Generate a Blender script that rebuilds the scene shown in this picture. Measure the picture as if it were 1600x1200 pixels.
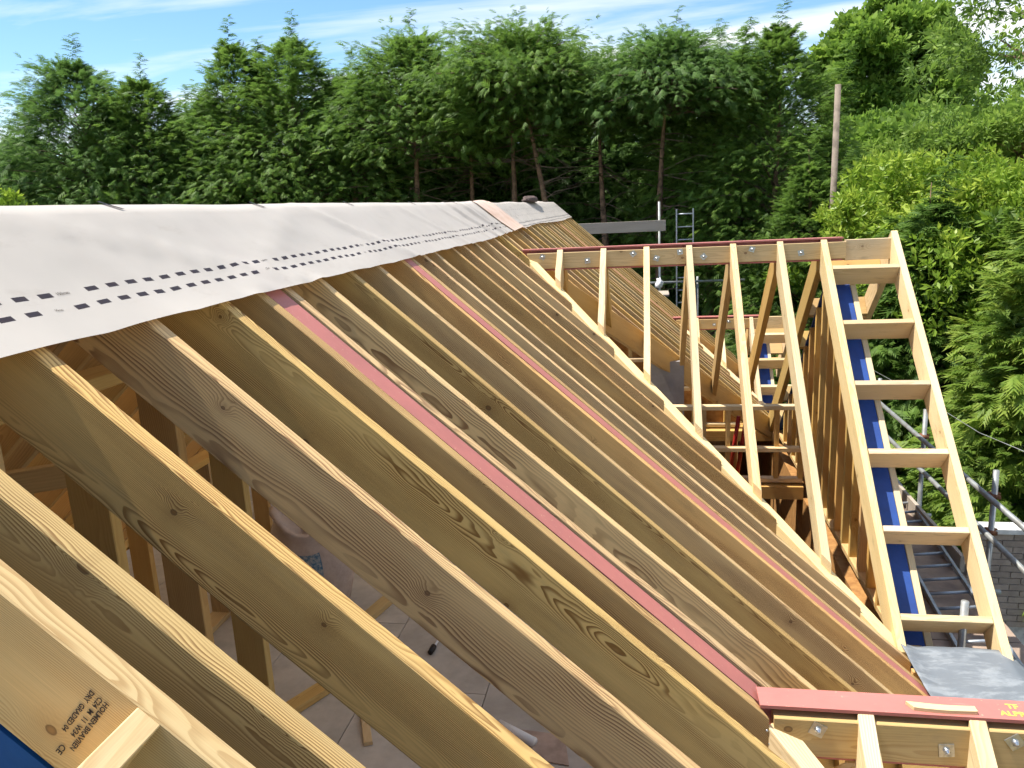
import bpy, math, random
import numpy as np
from mathutils import Vector, Matrix, noise as mnoise

for o in list(bpy.data.objects): bpy.data.objects.remove(o)
scn = bpy.context.scene
C = scn.collection
random.seed(7)
RNG = np.random.default_rng(11)

# ------------------------------------------------------------------ camera, sky, sun, exposure
E = 5.7                       # eye height above the ground
TH = math.radians(41.6)       # pitch of every roof
S, K, T = math.sin(TH), math.cos(TH), math.tan(TH)
FPX = 1223.15
RC = np.array([[0.98505399, 0.16542459, -0.04799309],
               [-0.00980947, -0.22430153, -0.97447042],
               [-0.17196629, 0.96037676, -0.21932639]])    # rows: right, down, forward
cam = bpy.data.cameras.new('camera'); camo = bpy.data.objects.new('camera', cam); C.objects.link(camo)
cam.sensor_width = 36.0; cam.lens = FPX / 1600 * 36; cam.clip_start = 0.05; cam.clip_end = 3000
M = Matrix.Identity(4)
for i in range(3):
    M[i][0] = RC[0][i]; M[i][1] = -RC[1][i]; M[i][2] = -RC[2][i]
M[2][3] = E
camo.matrix_world = M
scn.camera = camo
scn.render.resolution_x = 1024; scn.render.resolution_y = 768

SUN = Vector((-0.43, -0.025, 0.90)).normalized()
sl = bpy.data.lights.new('sun', 'SUN'); sl.energy = 5.0; sl.angle = math.radians(0.55); sl.color = (1.0, 0.94, 0.84)
so = bpy.data.objects.new('sun', sl); C.objects.link(so); so.location = (0, 0, 40)
so.rotation_euler = SUN.to_track_quat('Z', 'Y').to_euler()

world = bpy.data.worlds.new('World'); scn.world = world; world.use_nodes = True
wt = world.node_tree; wt.nodes.clear()
def wn(t, **k):
    n = wt.nodes.new(t)
    for a, b in k.items(): setattr(n, a, b)
    return n
sky = wn('ShaderNodeTexSky'); sky.sky_type = 'NISHITA'; sky.sun_disc = False
sky.sun_elevation = math.asin(SUN.z); sky.sun_rotation = math.atan2(SUN.x, SUN.y)
sky.air_density = 1.0; sky.dust_density = 0.15; sky.ozone_density = 3.0
tc = wn('ShaderNodeTexCoord')
sep = wn('ShaderNodeSeparateXYZ'); wt.links.new(tc.outputs['Generated'], sep.inputs[0])
zz = wn('ShaderNodeMath', operation='MAXIMUM'); wt.links.new(sep.outputs[2], zz.inputs[0]); zz.inputs[1].default_value = 0.0
za = wn('ShaderNodeMath', operation='ADD'); wt.links.new(zz.outputs[0], za.inputs[0]); za.inputs[1].default_value = 0.07
dx = wn('ShaderNodeMath', operation='DIVIDE'); wt.links.new(sep.outputs[0], dx.inputs[0]); wt.links.new(za.outputs[0], dx.inputs[1])
dy = wn('ShaderNodeMath', operation='DIVIDE'); wt.links.new(sep.outputs[1], dy.inputs[0]); wt.links.new(za.outputs[0], dy.inputs[1])
cb = wn('ShaderNodeCombineXYZ'); wt.links.new(dx.outputs[0], cb.inputs[0]); wt.links.new(dy.outputs[0], cb.inputs[1])
mp = wn('ShaderNodeMapping'); wt.links.new(cb.outputs[0], mp.inputs[0]); mp.inputs['Scale'].default_value = (0.36, 0.95, 1); mp.inputs['Rotation'].default_value = (0, 0, 0.12)
mp.inputs['Location'].default_value = (2.2, -6.4, 0)
nz = wn('ShaderNodeTexNoise'); wt.links.new(mp.outputs[0], nz.inputs['Vector']); nz.inputs['Scale'].default_value = 1.0
nz.inputs['Detail'].default_value = 7; nz.inputs['Roughness'].default_value = 0.55; nz.inputs['Distortion'].default_value = 0.5
cr = wn('ShaderNodeValToRGB'); wt.links.new(nz.outputs[0], cr.inputs[0])
cr.color_ramp.elements[0].position = 0.42; cr.color_ramp.elements[1].position = 0.64
cr.color_ramp.elements[0].color = (0.04, 0.04, 0.04, 1); cr.color_ramp.elements[1].color = (0.92, 0.92, 0.92, 1)
mx = wn('ShaderNodeMix', data_type='RGBA'); wt.links.new(cr.outputs[0], mx.inputs[0]); hsv = wn('ShaderNodeHueSaturation'); wt.links.new(sky.outputs[0], hsv.inputs['Color']); hsv.inputs['Saturation'].default_value = 1.22; hsv.inputs['Value'].default_value = 0.82
wt.links.new(hsv.outputs[0], mx.inputs[6])
mx.inputs[7].default_value = (5.5, 5.5, 5.5, 1)
bg = wn('ShaderNodeBackground'); wt.links.new(mx.outputs[2], bg.inputs[0]); bg.inputs[1].default_value = 0.145
wo = wn('ShaderNodeOutputWorld'); wt.links.new(bg.outputs[0], wo.inputs[0])

scn.view_settings.view_transform = 'Standard'; scn.view_settings.look = 'None'
scn.view_settings.exposure = 0.80; scn.view_settings.gamma = 1.0
scn.cycles.max_bounces = 5; scn.cycles.diffuse_bounces = 3; scn.cycles.glossy_bounces = 2; scn.cycles.transmission_bounces = 2; scn.cycles.transparent_max_bounces = 4
scn.cycles.use_adaptive_sampling = True; scn.cycles.adaptive_threshold = 0.03
scn.cycles.caustics_reflective = False; scn.cycles.caustics_refractive = False

# ------------------------------------------------------------------ pixel helpers (a pixel is only a direction)
def ray(x, y):
    d = RC.T @ np.array([(x - 800) / FPX, (y - 600) / FPX, 1.0])
    return d
def at_dist(x, y, r):                    # horizontal range r from the camera, eye-relative
    d = ray(x, y); d = d / math.hypot(d[0], d[1]) * r
    return Vector(d)
def roof_z(x): return (-1.1 - S * x) / K          # main roof surface, eye-relative
RX, RZ = -1.753, 0.085                            # ridge

# ------------------------------------------------------------------ materials
class NT:
    def __init__(s, name):
        s.m = bpy.data.materials.new(name); s.m.use_nodes = True; s.t = s.m.node_tree
        s.t.nodes.clear(); s.out = s.t.nodes.new('ShaderNodeOutputMaterial')
    def n(s, t, ins=None, **k):
        n = s.t.nodes.new(t)
        for a, b in k.items(): setattr(n, a, b)
        for a, b in (ins or {}).items(): s.set(n.inputs[a], b)
        return n
    def set(s, sock, v):
        if isinstance(v, bpy.types.NodeSocket): s.t.links.new(v, sock)
        elif hasattr(v, 'outputs'): s.t.links.new(v.outputs[0], sock)
        else: sock.default_value = v
    def math(s, op, a, b=0.0, c=None, clamp=False):
        n = s.t.nodes.new('ShaderNodeMath'); n.operation = op; n.use_clamp = clamp
        s.set(n.inputs[0], a); s.set(n.inputs[1], b)
        if c is not None: s.set(n.inputs[2], c)
        return n.outputs[0]
    def mix(s, f, a, b, blend='MIX'):
        n = s.t.nodes.new('ShaderNodeMix'); n.data_type = 'RGBA'; n.blend_type = blend
        s.set(n.inputs[0], f); s.set(n.inputs[6], a); s.set(n.inputs[7], b)
        return n.outputs[2]
    def xyz(s, x, y, z=0.0):
        n = s.t.nodes.new('ShaderNodeCombineXYZ')
        for i, v in enumerate((x, y, z)): s.set(n.inputs[i], v)
        return n.outputs[0]
    def noise(s, vec, scale=1.0, detail=3, rough=0.5, dist=0.0):
        n = s.n('ShaderNodeTexNoise', {'Vector': vec, 'Scale': scale, 'Detail': detail, 'Roughness': rough, 'Distortion': dist})
        return n.outputs[0]
    def ss(s, v, a, b):
        n = s.t.nodes.new('ShaderNodeMapRange'); n.interpolation_type = 'SMOOTHSTEP'
        s.set(n.inputs[0], v); s.set(n.inputs[1], a); s.set(n.inputs[2], b)
        return n.outputs[0]
    def bsdf(s, col, rough=0.6, metal=0.0, spec=0.3, bump=None, bstr=0.3, bdist=0.01, trans=None):
        b = s.n('ShaderNodeBsdfPrincipled', {'Base Color': col, 'Roughness': rough, 'Metallic': metal, 'Specular IOR Level': spec})
        if bump is not None:
            bn = s.n('ShaderNodeBump', {'Height': bump, 'Strength': bstr, 'Distance': bdist}); s.set(b.inputs['Normal'], bn)
        sh = b.outputs[0]
        if trans:
            tr = s.n('ShaderNodeBsdfTranslucent', {'Color': trans[1]})
            mxs = s.n('ShaderNodeMixShader', {0: trans[0], 1: sh, 2: tr}); sh = mxs.outputs[0]
        s.t.links.new(sh, s.out.inputs[0]); return s.m

def rgba(c): return (c[0], c[1], c[2], 1.0)

def wood(name, base, late, tint, F=225.0, ringamt=0.55, tintamt=0.5, knots=0.35, dirt=0.0, rough=0.62):
    g = NT(name)
    tcn = g.n('ShaderNodeTexCoord'); oi = g.n('ShaderNodeObjectInfo'); rnd = oi.outputs['Random']
    sp = g.n('ShaderNodeSeparateXYZ', {0: tcn.outputs['Object']}); x0, y0, z0 = sp.outputs
    x = g.math('ADD', x0, g.math('MULTIPLY', rnd, 53.0))
    r2 = g.math('FRACT', g.math('MULTIPLY', rnd, 7.31)); r3 = g.math('FRACT', g.math('MULTIPLY', rnd, 17.77)); r4 = g.math('FRACT', g.math('MULTIPLY', rnd, 41.9))
    py = g.math('MULTIPLY', g.math('SUBTRACT', r2, 0.5), 0.20)
    pz = g.math('ADD', -0.09, g.math('MULTIPLY', g.math('SUBTRACT', r3, 0.5), 0.34))
    # knots run through the thickness: a plan of cells on the wide face
    v2 = g.xyz(g.math('MULTIPLY', x, 1.7), g.math('ADD', g.math('MULTIPLY', z0, 5.0), g.math('MULTIPLY', rnd, 29.0)))
    vo = g.n('ShaderNodeTexVoronoi', {'Vector': v2, 'Scale': 1.0, 'Randomness': 1.0}, voronoi_dimensions='2D')
    df = g.n('ShaderNodeVectorMath', {0: v2, 1: vo.outputs['Position']}, operation='SUBTRACT')
    ds = g.n('ShaderNodeSeparateXYZ', {0: df.outputs[0]})
    ddx = g.math('DIVIDE', ds.outputs[0], 1.7); ddz = g.math('DIVIDE', ds.outputs[1], 5.0)
    wob = g.noise(g.xyz(g.math('MULTIPLY', x, 40), g.math('MULTIPLY', z0, 40), y0), 1.0, 1)
    d = g.math('SQRT', g.math('ADD', g.math('MULTIPLY', ddx, ddx), g.math('MULTIPLY', g.math('MULTIPLY', ddz, ddz), 1.5)))
    d = g.math('MULTIPLY', d, g.math('ADD', 0.75, g.math('MULTIPLY', wob, 0.5)))
    cs = g.n('ShaderNodeSeparateColor', {0: vo.outputs['Color']})
    pres = g.math('MULTIPLY', g.math('GREATER_THAN', cs.outputs[1], 1.0 - knots), g.math('SUBTRACT', 1.0, g.math('MULTIPLY', g.ss(z0, -0.010, -0.002), 0.9)))
    ks = g.math('ADD', 0.007, g.math('MULTIPLY', cs.outputs[0], 0.010))
    dd = g.math('DIVIDE', d, g.math('ADD', g.math('MULTIPLY', ks, 2.6), 0.012))
    kb = g.math('MULTIPLY', pres, g.math('EXPONENT', g.math('MULTIPLY', g.math('MULTIPLY', dd, dd), -1.0)))
    w1 = g.noise(g.xyz(g.math('MULTIPLY', x, 1.1), g.math('MULTIPLY', y0, 5), g.math('MULTIPLY', z0, 5)), 1.0, 2)
    w2 = g.noise(g.xyz(g.math('MULTIPLY', x, 6.0), g.math('MULTIPLY', y0, 22), g.math('MULTIPLY', z0, 22)), 1.0, 1)
    a = g.math('SUBTRACT', y0, py); b = g.math('SUBTRACT', z0, pz)
    r = g.math('SQRT', g.math('ADD', g.math('MULTIPLY', a, a), g.math('MULTIPLY', b, b)))
    r = g.math('ADD', r, g.math('MULTIPLY', g.math('SUBTRACT', w1, 0.5), 0.075))
    r = g.math('ADD', r, g.math('MULTIPLY', g.math('SUBTRACT', w2, 0.5), 0.012))
    r = g.math('ADD', r, g.math('MULTIPLY', kb, 0.024))
    dens = g.math('MULTIPLY', F, g.math('ADD', 0.65, g.math('MULTIPLY', r4, 0.7)))
    t = g.math('FRACT', g.math('MULTIPLY', r, dens))
    ring = g.math('MULTIPLY', g.ss(t, 0.25, 0.85), g.math('SUBTRACT', 1.0, g.ss(t, 0.92, 1.0)))
    amp = g.noise(g.xyz(g.math('MULTIPLY', x, 1.6), g.math('MULTIPLY', y0, 9), g.math('MULTIPLY', z0, 11)), 1.0, 2)
    amp = g.math('MULTIPLY', g.ss(amp, 0.32, 0.66), 0.80)
    fib = g.noise(g.xyz(g.math('MULTIPLY', x, 7.0), g.math('MULTIPLY', y0, 420), g.math('MULTIPLY', z0, 420)), 1.0, 2, 0.6)
    tone = g.noise(g.xyz(g.math('MULTIPLY', x, 1.3), g.math('MULTIPLY', y0, 14), g.math('MULTIPLY', z0, 8)), 1.0, 2)
    col = g.mix(g.math('MULTIPLY', g.ss(tone, 0.35, 0.75), tintamt), rgba(base), rgba(tint))
    col = g.mix(g.math('MULTIPLY', g.math('MULTIPLY', r3, r3), 0.55 if 'treated' in name else 0.15), col, (base[0] * 0.78, base[1] * 0.88, base[2] * 1.15, 1))
    col = g.mix(g.math('MULTIPLY', ring, g.math('MULTIPLY', g.math('ADD', amp, 0.18), ringamt)), col, rgba(late))
    col = g.mix(g.math('MULTIPLY', kb, 0.35), col, rgba([c * 0.85 for c in late]))
    kc = g.math('MULTIPLY', pres, g.math('SUBTRACT', 1.0, g.ss(d, g.math('MULTIPLY', ks, 0.75), ks)))
    kd = g.mix(g.ss(d, g.math('MULTIPLY', ks, 0.2), ks), rgba((late[0] * .75, late[1] * .7, late[2] * .7)), rgba((0.10, 0.055, 0.03)))
    col = g.mix(g.math('MULTIPLY', kc, 0.8), col, kd)
    val = g.math('ADD', 0.80, g.math('MULTIPLY', fib, 0.34))
    val = g.math('MULTIPLY', val, g.math('ADD', 0.76, g.math('MULTIPLY', r2, 0.36)))
    hs = g.n('ShaderNodeHueSaturation', {'Hue': g.math('ADD', 0.4925, g.math('MULTIPLY', r3, 0.015)), 'Saturation': g.math('ADD', 0.88, g.math('MULTIPLY', r4, 0.2)), 'Value': val, 'Color': col})
    col = hs.outputs[0]
    if dirt > 0:
        dn = g.noise(g.xyz(g.math('MULTIPLY', x, 5), g.math('MULTIPLY', y0, 20), g.math('MULTIPLY', z0, 20)), 1.0, 4, 0.65)
        col = g.mix(g.math('MULTIPLY', g.ss(dn, 0.56, 0.74), dirt), col, (0.20, 0.16, 0.11, 1))
    return g.bsdf(col, rough, 0, 0.25)

def plain(name, col, rough=0.6, metal=0.0, var=0.15, scale=6.0, col2=None, bump=0.0, spec=0.3, detail=4):
    g = NT(name); tcn = g.n('ShaderNodeTexCoord'); oi = g.n('ShaderNodeObjectInfo')
    v = g.n('ShaderNodeVectorMath', {0: tcn.outputs['Object'], 1: g.xyz(g.math('MULTIPLY', oi.outputs['Random'], 31.0), 0, 0)}, operation='ADD').outputs[0]
    nn = g.noise(v, scale, detail, 0.6); n2 = g.noise(v, scale * 7, 3, 0.6)
    c2 = col2 if col2 else tuple(c * (1 - 2.2 * var) for c in col)
    c = g.mix(g.ss(nn, 0.35, 0.7), rgba(col), rgba(c2))
    val = g.math('ADD', 1.0 - var * 0.7, g.math('MULTIPLY', n2, var * 1.4))
    rv = g.math('ADD', 1.0 - var * 0.5, g.math('MULTIPLY', oi.outputs['Random'], var))
    hs = g.n('ShaderNodeHueSaturation', {'Value': g.math('MULTIPLY', val, rv), 'Color': c})
    rr = g.math('ADD', rough - 0.08, g.math('MULTIPLY', nn, 0.16))
    return g.bsdf(hs.outputs[0], rr, metal, spec, bump=n2 if bump > 0 else None, bstr=bump, bdist=0.004)

M_TREAT = wood('treated_timber', (0.75, 0.495, 0.185), (0.25, 0.125, 0.040), (0.64, 0.455, 0.195), ringamt=1.05, tintamt=0.65, knots=0.6, dirt=0.14)
M_TREAT2 = wood('treated_timber_brown', (0.66, 0.42, 0.150), (0.24, 0.115, 0.036), (0.72, 0.495, 0.19), ringamt=1.05, tintamt=0.65, knots=0.6, dirt=0.14)
M_TAN = wood('tan_treated_timber', (0.66, 0.49, 0.25), (0.36, 0.225, 0.095), (0.58, 0.475, 0.27), F=190, ringamt=0.7, tintamt=0.8, knots=0.6, dirt=0.1)
M_PINE = wood('pale_pine', (0.76, 0.575, 0.315), (0.48, 0.31, 0.13), (0.80, 0.645, 0.40), F=140, ringamt=0.5, tintamt=0.5, knots=0.35, dirt=0.38)
M_BEAMW = wood('beam_packing_pine', (0.68, 0.475, 0.20), (0.40, 0.225, 0.075), (0.72, 0.53, 0.26), F=130, ringamt=0.45, tintamt=0.5, knots=0.6, dirt=0.2)
M_STUD = wood('stud_pine', (0.58, 0.375, 0.135), (0.34, 0.18, 0.055), (0.64, 0.44, 0.18), F=140, ringamt=0.45, knots=0.4)
M_WHITEW = wood('clean_batten', (0.80, 0.66, 0.40), (0.62, 0.45, 0.22), (0.82, 0.70, 0.48), F=130, ringamt=0.4, knots=0.15)
M_BOARD = wood('weathered_board', (0.42, 0.365, 0.30), (0.25, 0.205, 0.16), (0.48, 0.41, 0.33), F=150, ringamt=0.5, knots=0.3, dirt=0.4, rough=0.8)
M_OSB = plain('osb_sheet', (0.36, 0.19, 0.065), 0.7, 0, 0.22, 14, (0.25, 0.12, 0.04), 0.2)
def steel_mat():
    g = NT('red_oxide_steel'); v = g.n('ShaderNodeTexCoord').outputs['Object']
    a = g.noise(v, 3.0, 6, 0.65); b = g.noise(v, 60, 3, 0.7); c_ = g.noise(g.n('ShaderNodeMapping', {'Vector': v, 'Scale': (6, 90, 90)}).outputs[0], 1.0, 3, 0.6)
    col = g.mix(g.ss(a, 0.35, 0.7), (0.47, 0.165, 0.140, 1), (0.40, 0.145, 0.125, 1))
    col = g.mix(g.math('MULTIPLY', g.ss(c_, 0.62, 0.75), 0.35), col, (0.58, 0.30, 0.25, 1))
    col = g.mix(g.math('MULTIPLY', g.ss(b, 0.64, 0.74), 0.45), col, (0.62, 0.46, 0.30, 1))
    return g.bsdf(col, g.math('ADD', 0.42, g.math('MULTIPLY', a, 0.22)), 0, 0.32, bump=b, bstr=0.06, bdist=0.003)
M_STEEL = steel_mat()
M_BLUE = plain('blue_membrane', (0.026, 0.075, 0.29), 0.45, 0, 0.15, 5, (0.022, 0.058, 0.23), 0.2)
M_TARP = plain('bright_blue_sheet', (0.008, 0.085, 0.33), 0.42, 0, 0.15, 4, (0.006, 0.06, 0.25), 0.3)
M_GALV = plain('galvanised_tube', (0.30, 0.325, 0.33), 0.55, 0.35, 0.2, 9, (0.22, 0.22, 0.21), 0.1)
M_ALU = plain('aluminium', (0.36, 0.40, 0.44), 0.45, 0.5, 0.1, 12, (0.28, 0.31, 0.34))
M_ZINC = plain('zinc_plate', (0.60, 0.62, 0.63), 0.32, 0.9, 0.15, 30)
M_RUST = plain('rusty_coupler', (0.24, 0.10, 0.05), 0.7, 0.3, 0.3, 30)
M_FLOOR = plain('dusty_floor_board', (0.50, 0.455, 0.40), 0.75, 0, 0.16, 3.5, (0.40, 0.365, 0.32), 0.1)
M_DECK = plain('deck_ply', (0.34, 0.255, 0.195), 0.8, 0, 0.22, 4, (0.24, 0.18, 0.145), 0.2)
M_GREYP = plain('grey_board', (0.30, 0.30, 0.31), 0.6, 0, 0.1, 4)
M_BLACK = plain('black_rubber', (0.02, 0.02, 0.022), 0.5, 0, 0.1, 10)
M_RED = plain('red_pipe', (0.35, 0.02, 0.015), 0.4)
M_WHITE = plain('white_plastic', (0.75, 0.75, 0.76), 0.4, 0, 0.05, 6)
M_BAG = plain('dusty_woven_bag', (0.52, 0.43, 0.38), 0.8, 0, 0.15, 9, (0.42, 0.34, 0.30), 0.3)
M_BAGP = plain('bag_print', (0.05, 0.13, 0.22), 0.7, 0, 0.2, 40, (0.35, 0.36, 0.36))
M_CLOTH = plain('brown_cloth', (0.12, 0.085, 0.075), 0.9, 0, 0.2, 20, None, 0.4)
M_INK = plain('black_ink', (0.030, 0.024, 0.026), 0.8, 0, 0.3, 120, (0.07, 0.055, 0.045))
M_CHALK = plain('yellow_paint_pen', (0.78, 0.52, 0.10), 0.6, 0, 0.1, 80)
M_BARK = plain('bark', (0.27, 0.165, 0.105), 0.9, 0, 0.3, 9, (0.09, 0.06, 0.042), 0.6)
M_TWIG = plain('dead_twig', (0.16, 0.115, 0.085), 0.9, 0, 0.2, 9)
M_BRICK = plain('concrete_brick', (0.40, 0.315, 0.255), 0.85, 0, 0.3, 11, (0.30, 0.235, 0.195), 0.3)
M_MORTAR = plain('mortar', (0.58, 0.54, 0.49), 0.9, 0, 0.15, 12)
M_COPE = plain('white_coping', (0.66, 0.66, 0.65), 0.7, 0, 0.1, 8)
M_GROUND = plain('ground_soil_grass', (0.07, 0.085, 0.03), 0.95, 0, 0.25, 0.5, (0.09, 0.07, 0.045), 0.3)
M_HILL = plain('far_hill_grass', (0.10, 0.17, 0.16), 0.95, 0, 0.15, 0.05, (0.08, 0.14, 0.13))
M_POLE = plain('creosoted_pole', (0.24, 0.195, 0.155), 0.9, 0, 0.2, 6, None, 0.3)

def lead_mat():
    g = NT('lead_sheet'); t_ = g.n('ShaderNodeTexCoord'); v = t_.outputs['Object']
    a = g.noise(g.n('ShaderNodeMapping', {'Vector': v, 'Scale': (4.0, 11.0, 4.0), 'Rotation': (0, 0, 0.5)}).outputs[0], 1.0, 6, 0.7, 0.3); b = g.noise(v, 38, 4, 0.75)
    m = g.math('MULTIPLY', g.ss(a, 0.46, 0.62), g.math('ADD', 0.35, g.math('MULTIPLY', b, 0.9)), clamp=True)
    col = g.mix(m, (0.15, 0.17, 0.19, 1), (0.25, 0.275, 0.295, 1))
    return g.bsdf(col, g.math('ADD', 0.38, g.math('MULTIPLY', a, 0.25)), 0.0, 0.3, bump=a, bstr=0.2, bdist=0.02)
M_LEAD = lead_mat()

def membrane_mat(name, dashes, old):
    g = NT(name); uvn = g.n('ShaderNodeUVMap'); sp = g.n('ShaderNodeSeparateXYZ', {0: uvn.outputs[0]})
    u, v = sp.outputs[0], sp.outputs[1]                        # metres along the ridge, metres below the ridge
    tcn = g.n('ShaderNodeTexCoord')
    nn = g.noise(tcn.outputs['Object'], 2.2, 4, 0.6); fine = g.noise(tcn.outputs['Object'], 220, 2)
    out = g.mix(g.ss(nn, 0.35, 0.7), (0.575, 0.535, 0.485, 1), (0.525, 0.49, 0.445, 1))
    du = g.noise(g.xyz(g.math('MULTIPLY', u, 5.0), g.math('MULTIPLY', v, 9.0)), 1.0, 6, 0.7)
    out = g.mix(g.math('MULTIPLY', g.ss(du, 0.56, 0.78), 0.35), out, (0.36, 0.31, 0.26, 1))
    if dashes:
        for vc, off, hh in ((0.372, 0.046, 0.0085), (0.4275, 0.062, 0.0085)):
            f = g.math('FRACT', g.math('DIVIDE', g.math('ADD', u, off), 0.0832))
            on = g.math('LESS_THAN', f, 0.52)
            blk = g.math('FRACT', g.math('DIVIDE', g.math('ADD', u, off + vc), 1.0816))   # every 13th dash makes room for the length mark
            on = g.math('MULTIPLY', on, g.math('GREATER_THAN', blk, 0.0769))
            row = g.math('LESS_THAN', g.math('ABSOLUTE', g.math('SUBTRACT', v, vc)), hh)
            out = g.mix(g.math('MULTIPLY', on, row), out, (0.022, 0.022, 0.035, 1))
    if old:
        for vc in (0.40, 0.455):
            row = g.math('LESS_THAN', g.math('ABSOLUTE', g.math('SUBTRACT', v, vc)), 0.007)
            out = g.mix(g.math('MULTIPLY', row, 0.7), out, (0.08, 0.08, 0.09, 1))
        dn = g.noise(g.xyz(g.math('MULTIPLY', u, 3.0), g.math('MULTIPLY', v, 9.0)), 2.0, 5, 0.7)
        out = g.mix(g.math('MULTIPLY', g.ss(dn, 0.52, 0.68), 0.45), out, (0.20, 0.18, 0.17, 1))
        f = g.math('FRACT', g.math('DIVIDE', u, 0.16)); col_ = g.math('FRACT', g.math('DIVIDE', v, 0.11))
        m = g.math('MULTIPLY', g.math('LESS_THAN', f, 0.28), g.math('LESS_THAN', g.math('ABSOLUTE', g.math('SUBTRACT', col_, 0.5)), 0.07))
        out = g.mix(g.math('MULTIPLY', m, 0.5), out, (0.10, 0.10, 0.11, 1))
    geo = g.n('ShaderNodeNewGeometry')
    col = g.mix(geo.outputs['Backfacing'], out, (0.56, 0.43, 0.32, 1))
    return g.bsdf(col, 0.55, 0, 0.25, bump=fine, bstr=0.06, bdist=0.001, trans=(0.20, (0.70, 0.55, 0.40, 1)))
M_MEMB = membrane_mat('roof_membrane', True, False)
M_MEMB_OLD = membrane_mat('dirty_roof_membrane', False, True)
M_FLAP = plain('membrane_underside', (0.60, 0.46, 0.38), 0.6, 0, 0.12, 5, (0.52, 0.36, 0.27))

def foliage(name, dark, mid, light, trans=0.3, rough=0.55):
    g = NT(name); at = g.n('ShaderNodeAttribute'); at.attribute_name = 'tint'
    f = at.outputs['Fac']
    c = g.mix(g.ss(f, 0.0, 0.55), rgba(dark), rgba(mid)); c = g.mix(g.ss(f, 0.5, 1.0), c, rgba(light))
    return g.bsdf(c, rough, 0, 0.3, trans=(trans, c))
F_CON = foliage('conifer_foliage', (0.062, 0.125, 0.026), (0.165, 0.285, 0.05), (0.29, 0.42, 0.075), 0.5)
F_CONB = foliage('conifer_foliage_blue', (0.058, 0.12, 0.032), (0.14, 0.255, 0.058), (0.24, 0.37, 0.085), 0.5)
F_CONY = foliage('conifer_foliage_yellow', (0.062, 0.125, 0.022), (0.19, 0.3, 0.046), (0.37, 0.47, 0.075), 0.5)
F_BROAD = foliage('oak_foliage', (0.08, 0.15, 0.024), (0.17, 0.29, 0.042), (0.26, 0.39, 0.06), 0.5)
F_LAUR = foliage('laurel_foliage', (0.1, 0.18, 0.024), (0.23, 0.36, 0.038), (0.4, 0.5, 0.07), 0.45, 0.42)
F_ASH = foliage('ash_foliage', (0.11, 0.19, 0.035), (0.19, 0.31, 0.05), (0.28, 0.4, 0.07), 0.5)

# ------------------------------------------------------------------ object helpers (coordinates eye-relative, lifted by E)
def up(p): return Vector((p[0], p[1], p[2] + E))
def tag(o, label, cat, group=None):
    o['label'] = label; o['category'] = cat
    if group: o['group'] = group
    return o
def thing(name, label, cat, loc, group=None):
    o = bpy.data.objects.new(name, None); C.objects.link(o); o.location = up(loc); o.empty_display_size = 0.2
    return tag(o, label, cat, group)
def wloc(o):
    v = Vector(o.location)
    while o.parent: o = o.parent; v = v + o.location
    return v
WL = {}
def place(o, parent, mw):
    """mw: world matrix; parents of meshes are unrotated (things) or meshes (parts)."""
    C.objects.link(o)
    if parent is not None:
        o.parent = parent
        o.matrix_basis = WL.get(parent.name, Matrix.Translation(parent.location)).inverted() @ mw
    else: o.matrix_basis = mw
    WL[o.name] = mw
    return o
def mesh_of(name, verts, faces, mat, smooth=False):
    me = bpy.data.meshes.new(name); me.from_pydata([tuple(v) for v in verts], [], faces); me.update()
    if mat: me.materials.append(mat)
    if smooth: me.polygons.foreach_set('use_smooth', [True] * len(me.polygons))
    return me
def mk(name, verts, faces, mat, parent=None, smooth=False, origin=None):
    """verts eye-relative."""
    vs = [up(v) for v in verts]
    if origin is None:
        lo = Vector((min(v.x for v in vs), min(v.y for v in vs), min(v.z for v in vs))); hi = Vector((max(v.x for v in vs), max(v.y for v in vs), max(v.z for v in vs)))
        og = Vector(((lo.x + hi.x) / 2, (lo.y + hi.y) / 2, lo.z))
    else: og = up(origin)
    me = mesh_of(name, [v - og for v in vs], faces, mat, smooth)
    return place(bpy.data.objects.new(name, me), parent, Matrix.Translation(og))
def frame(d, upv):
    x = Vector(d).normalized(); z = Vector(upv); z = (z - x * z.dot(x)).normalized(); y = z.cross(x)
    return x, y, z
_cache = {}
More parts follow.
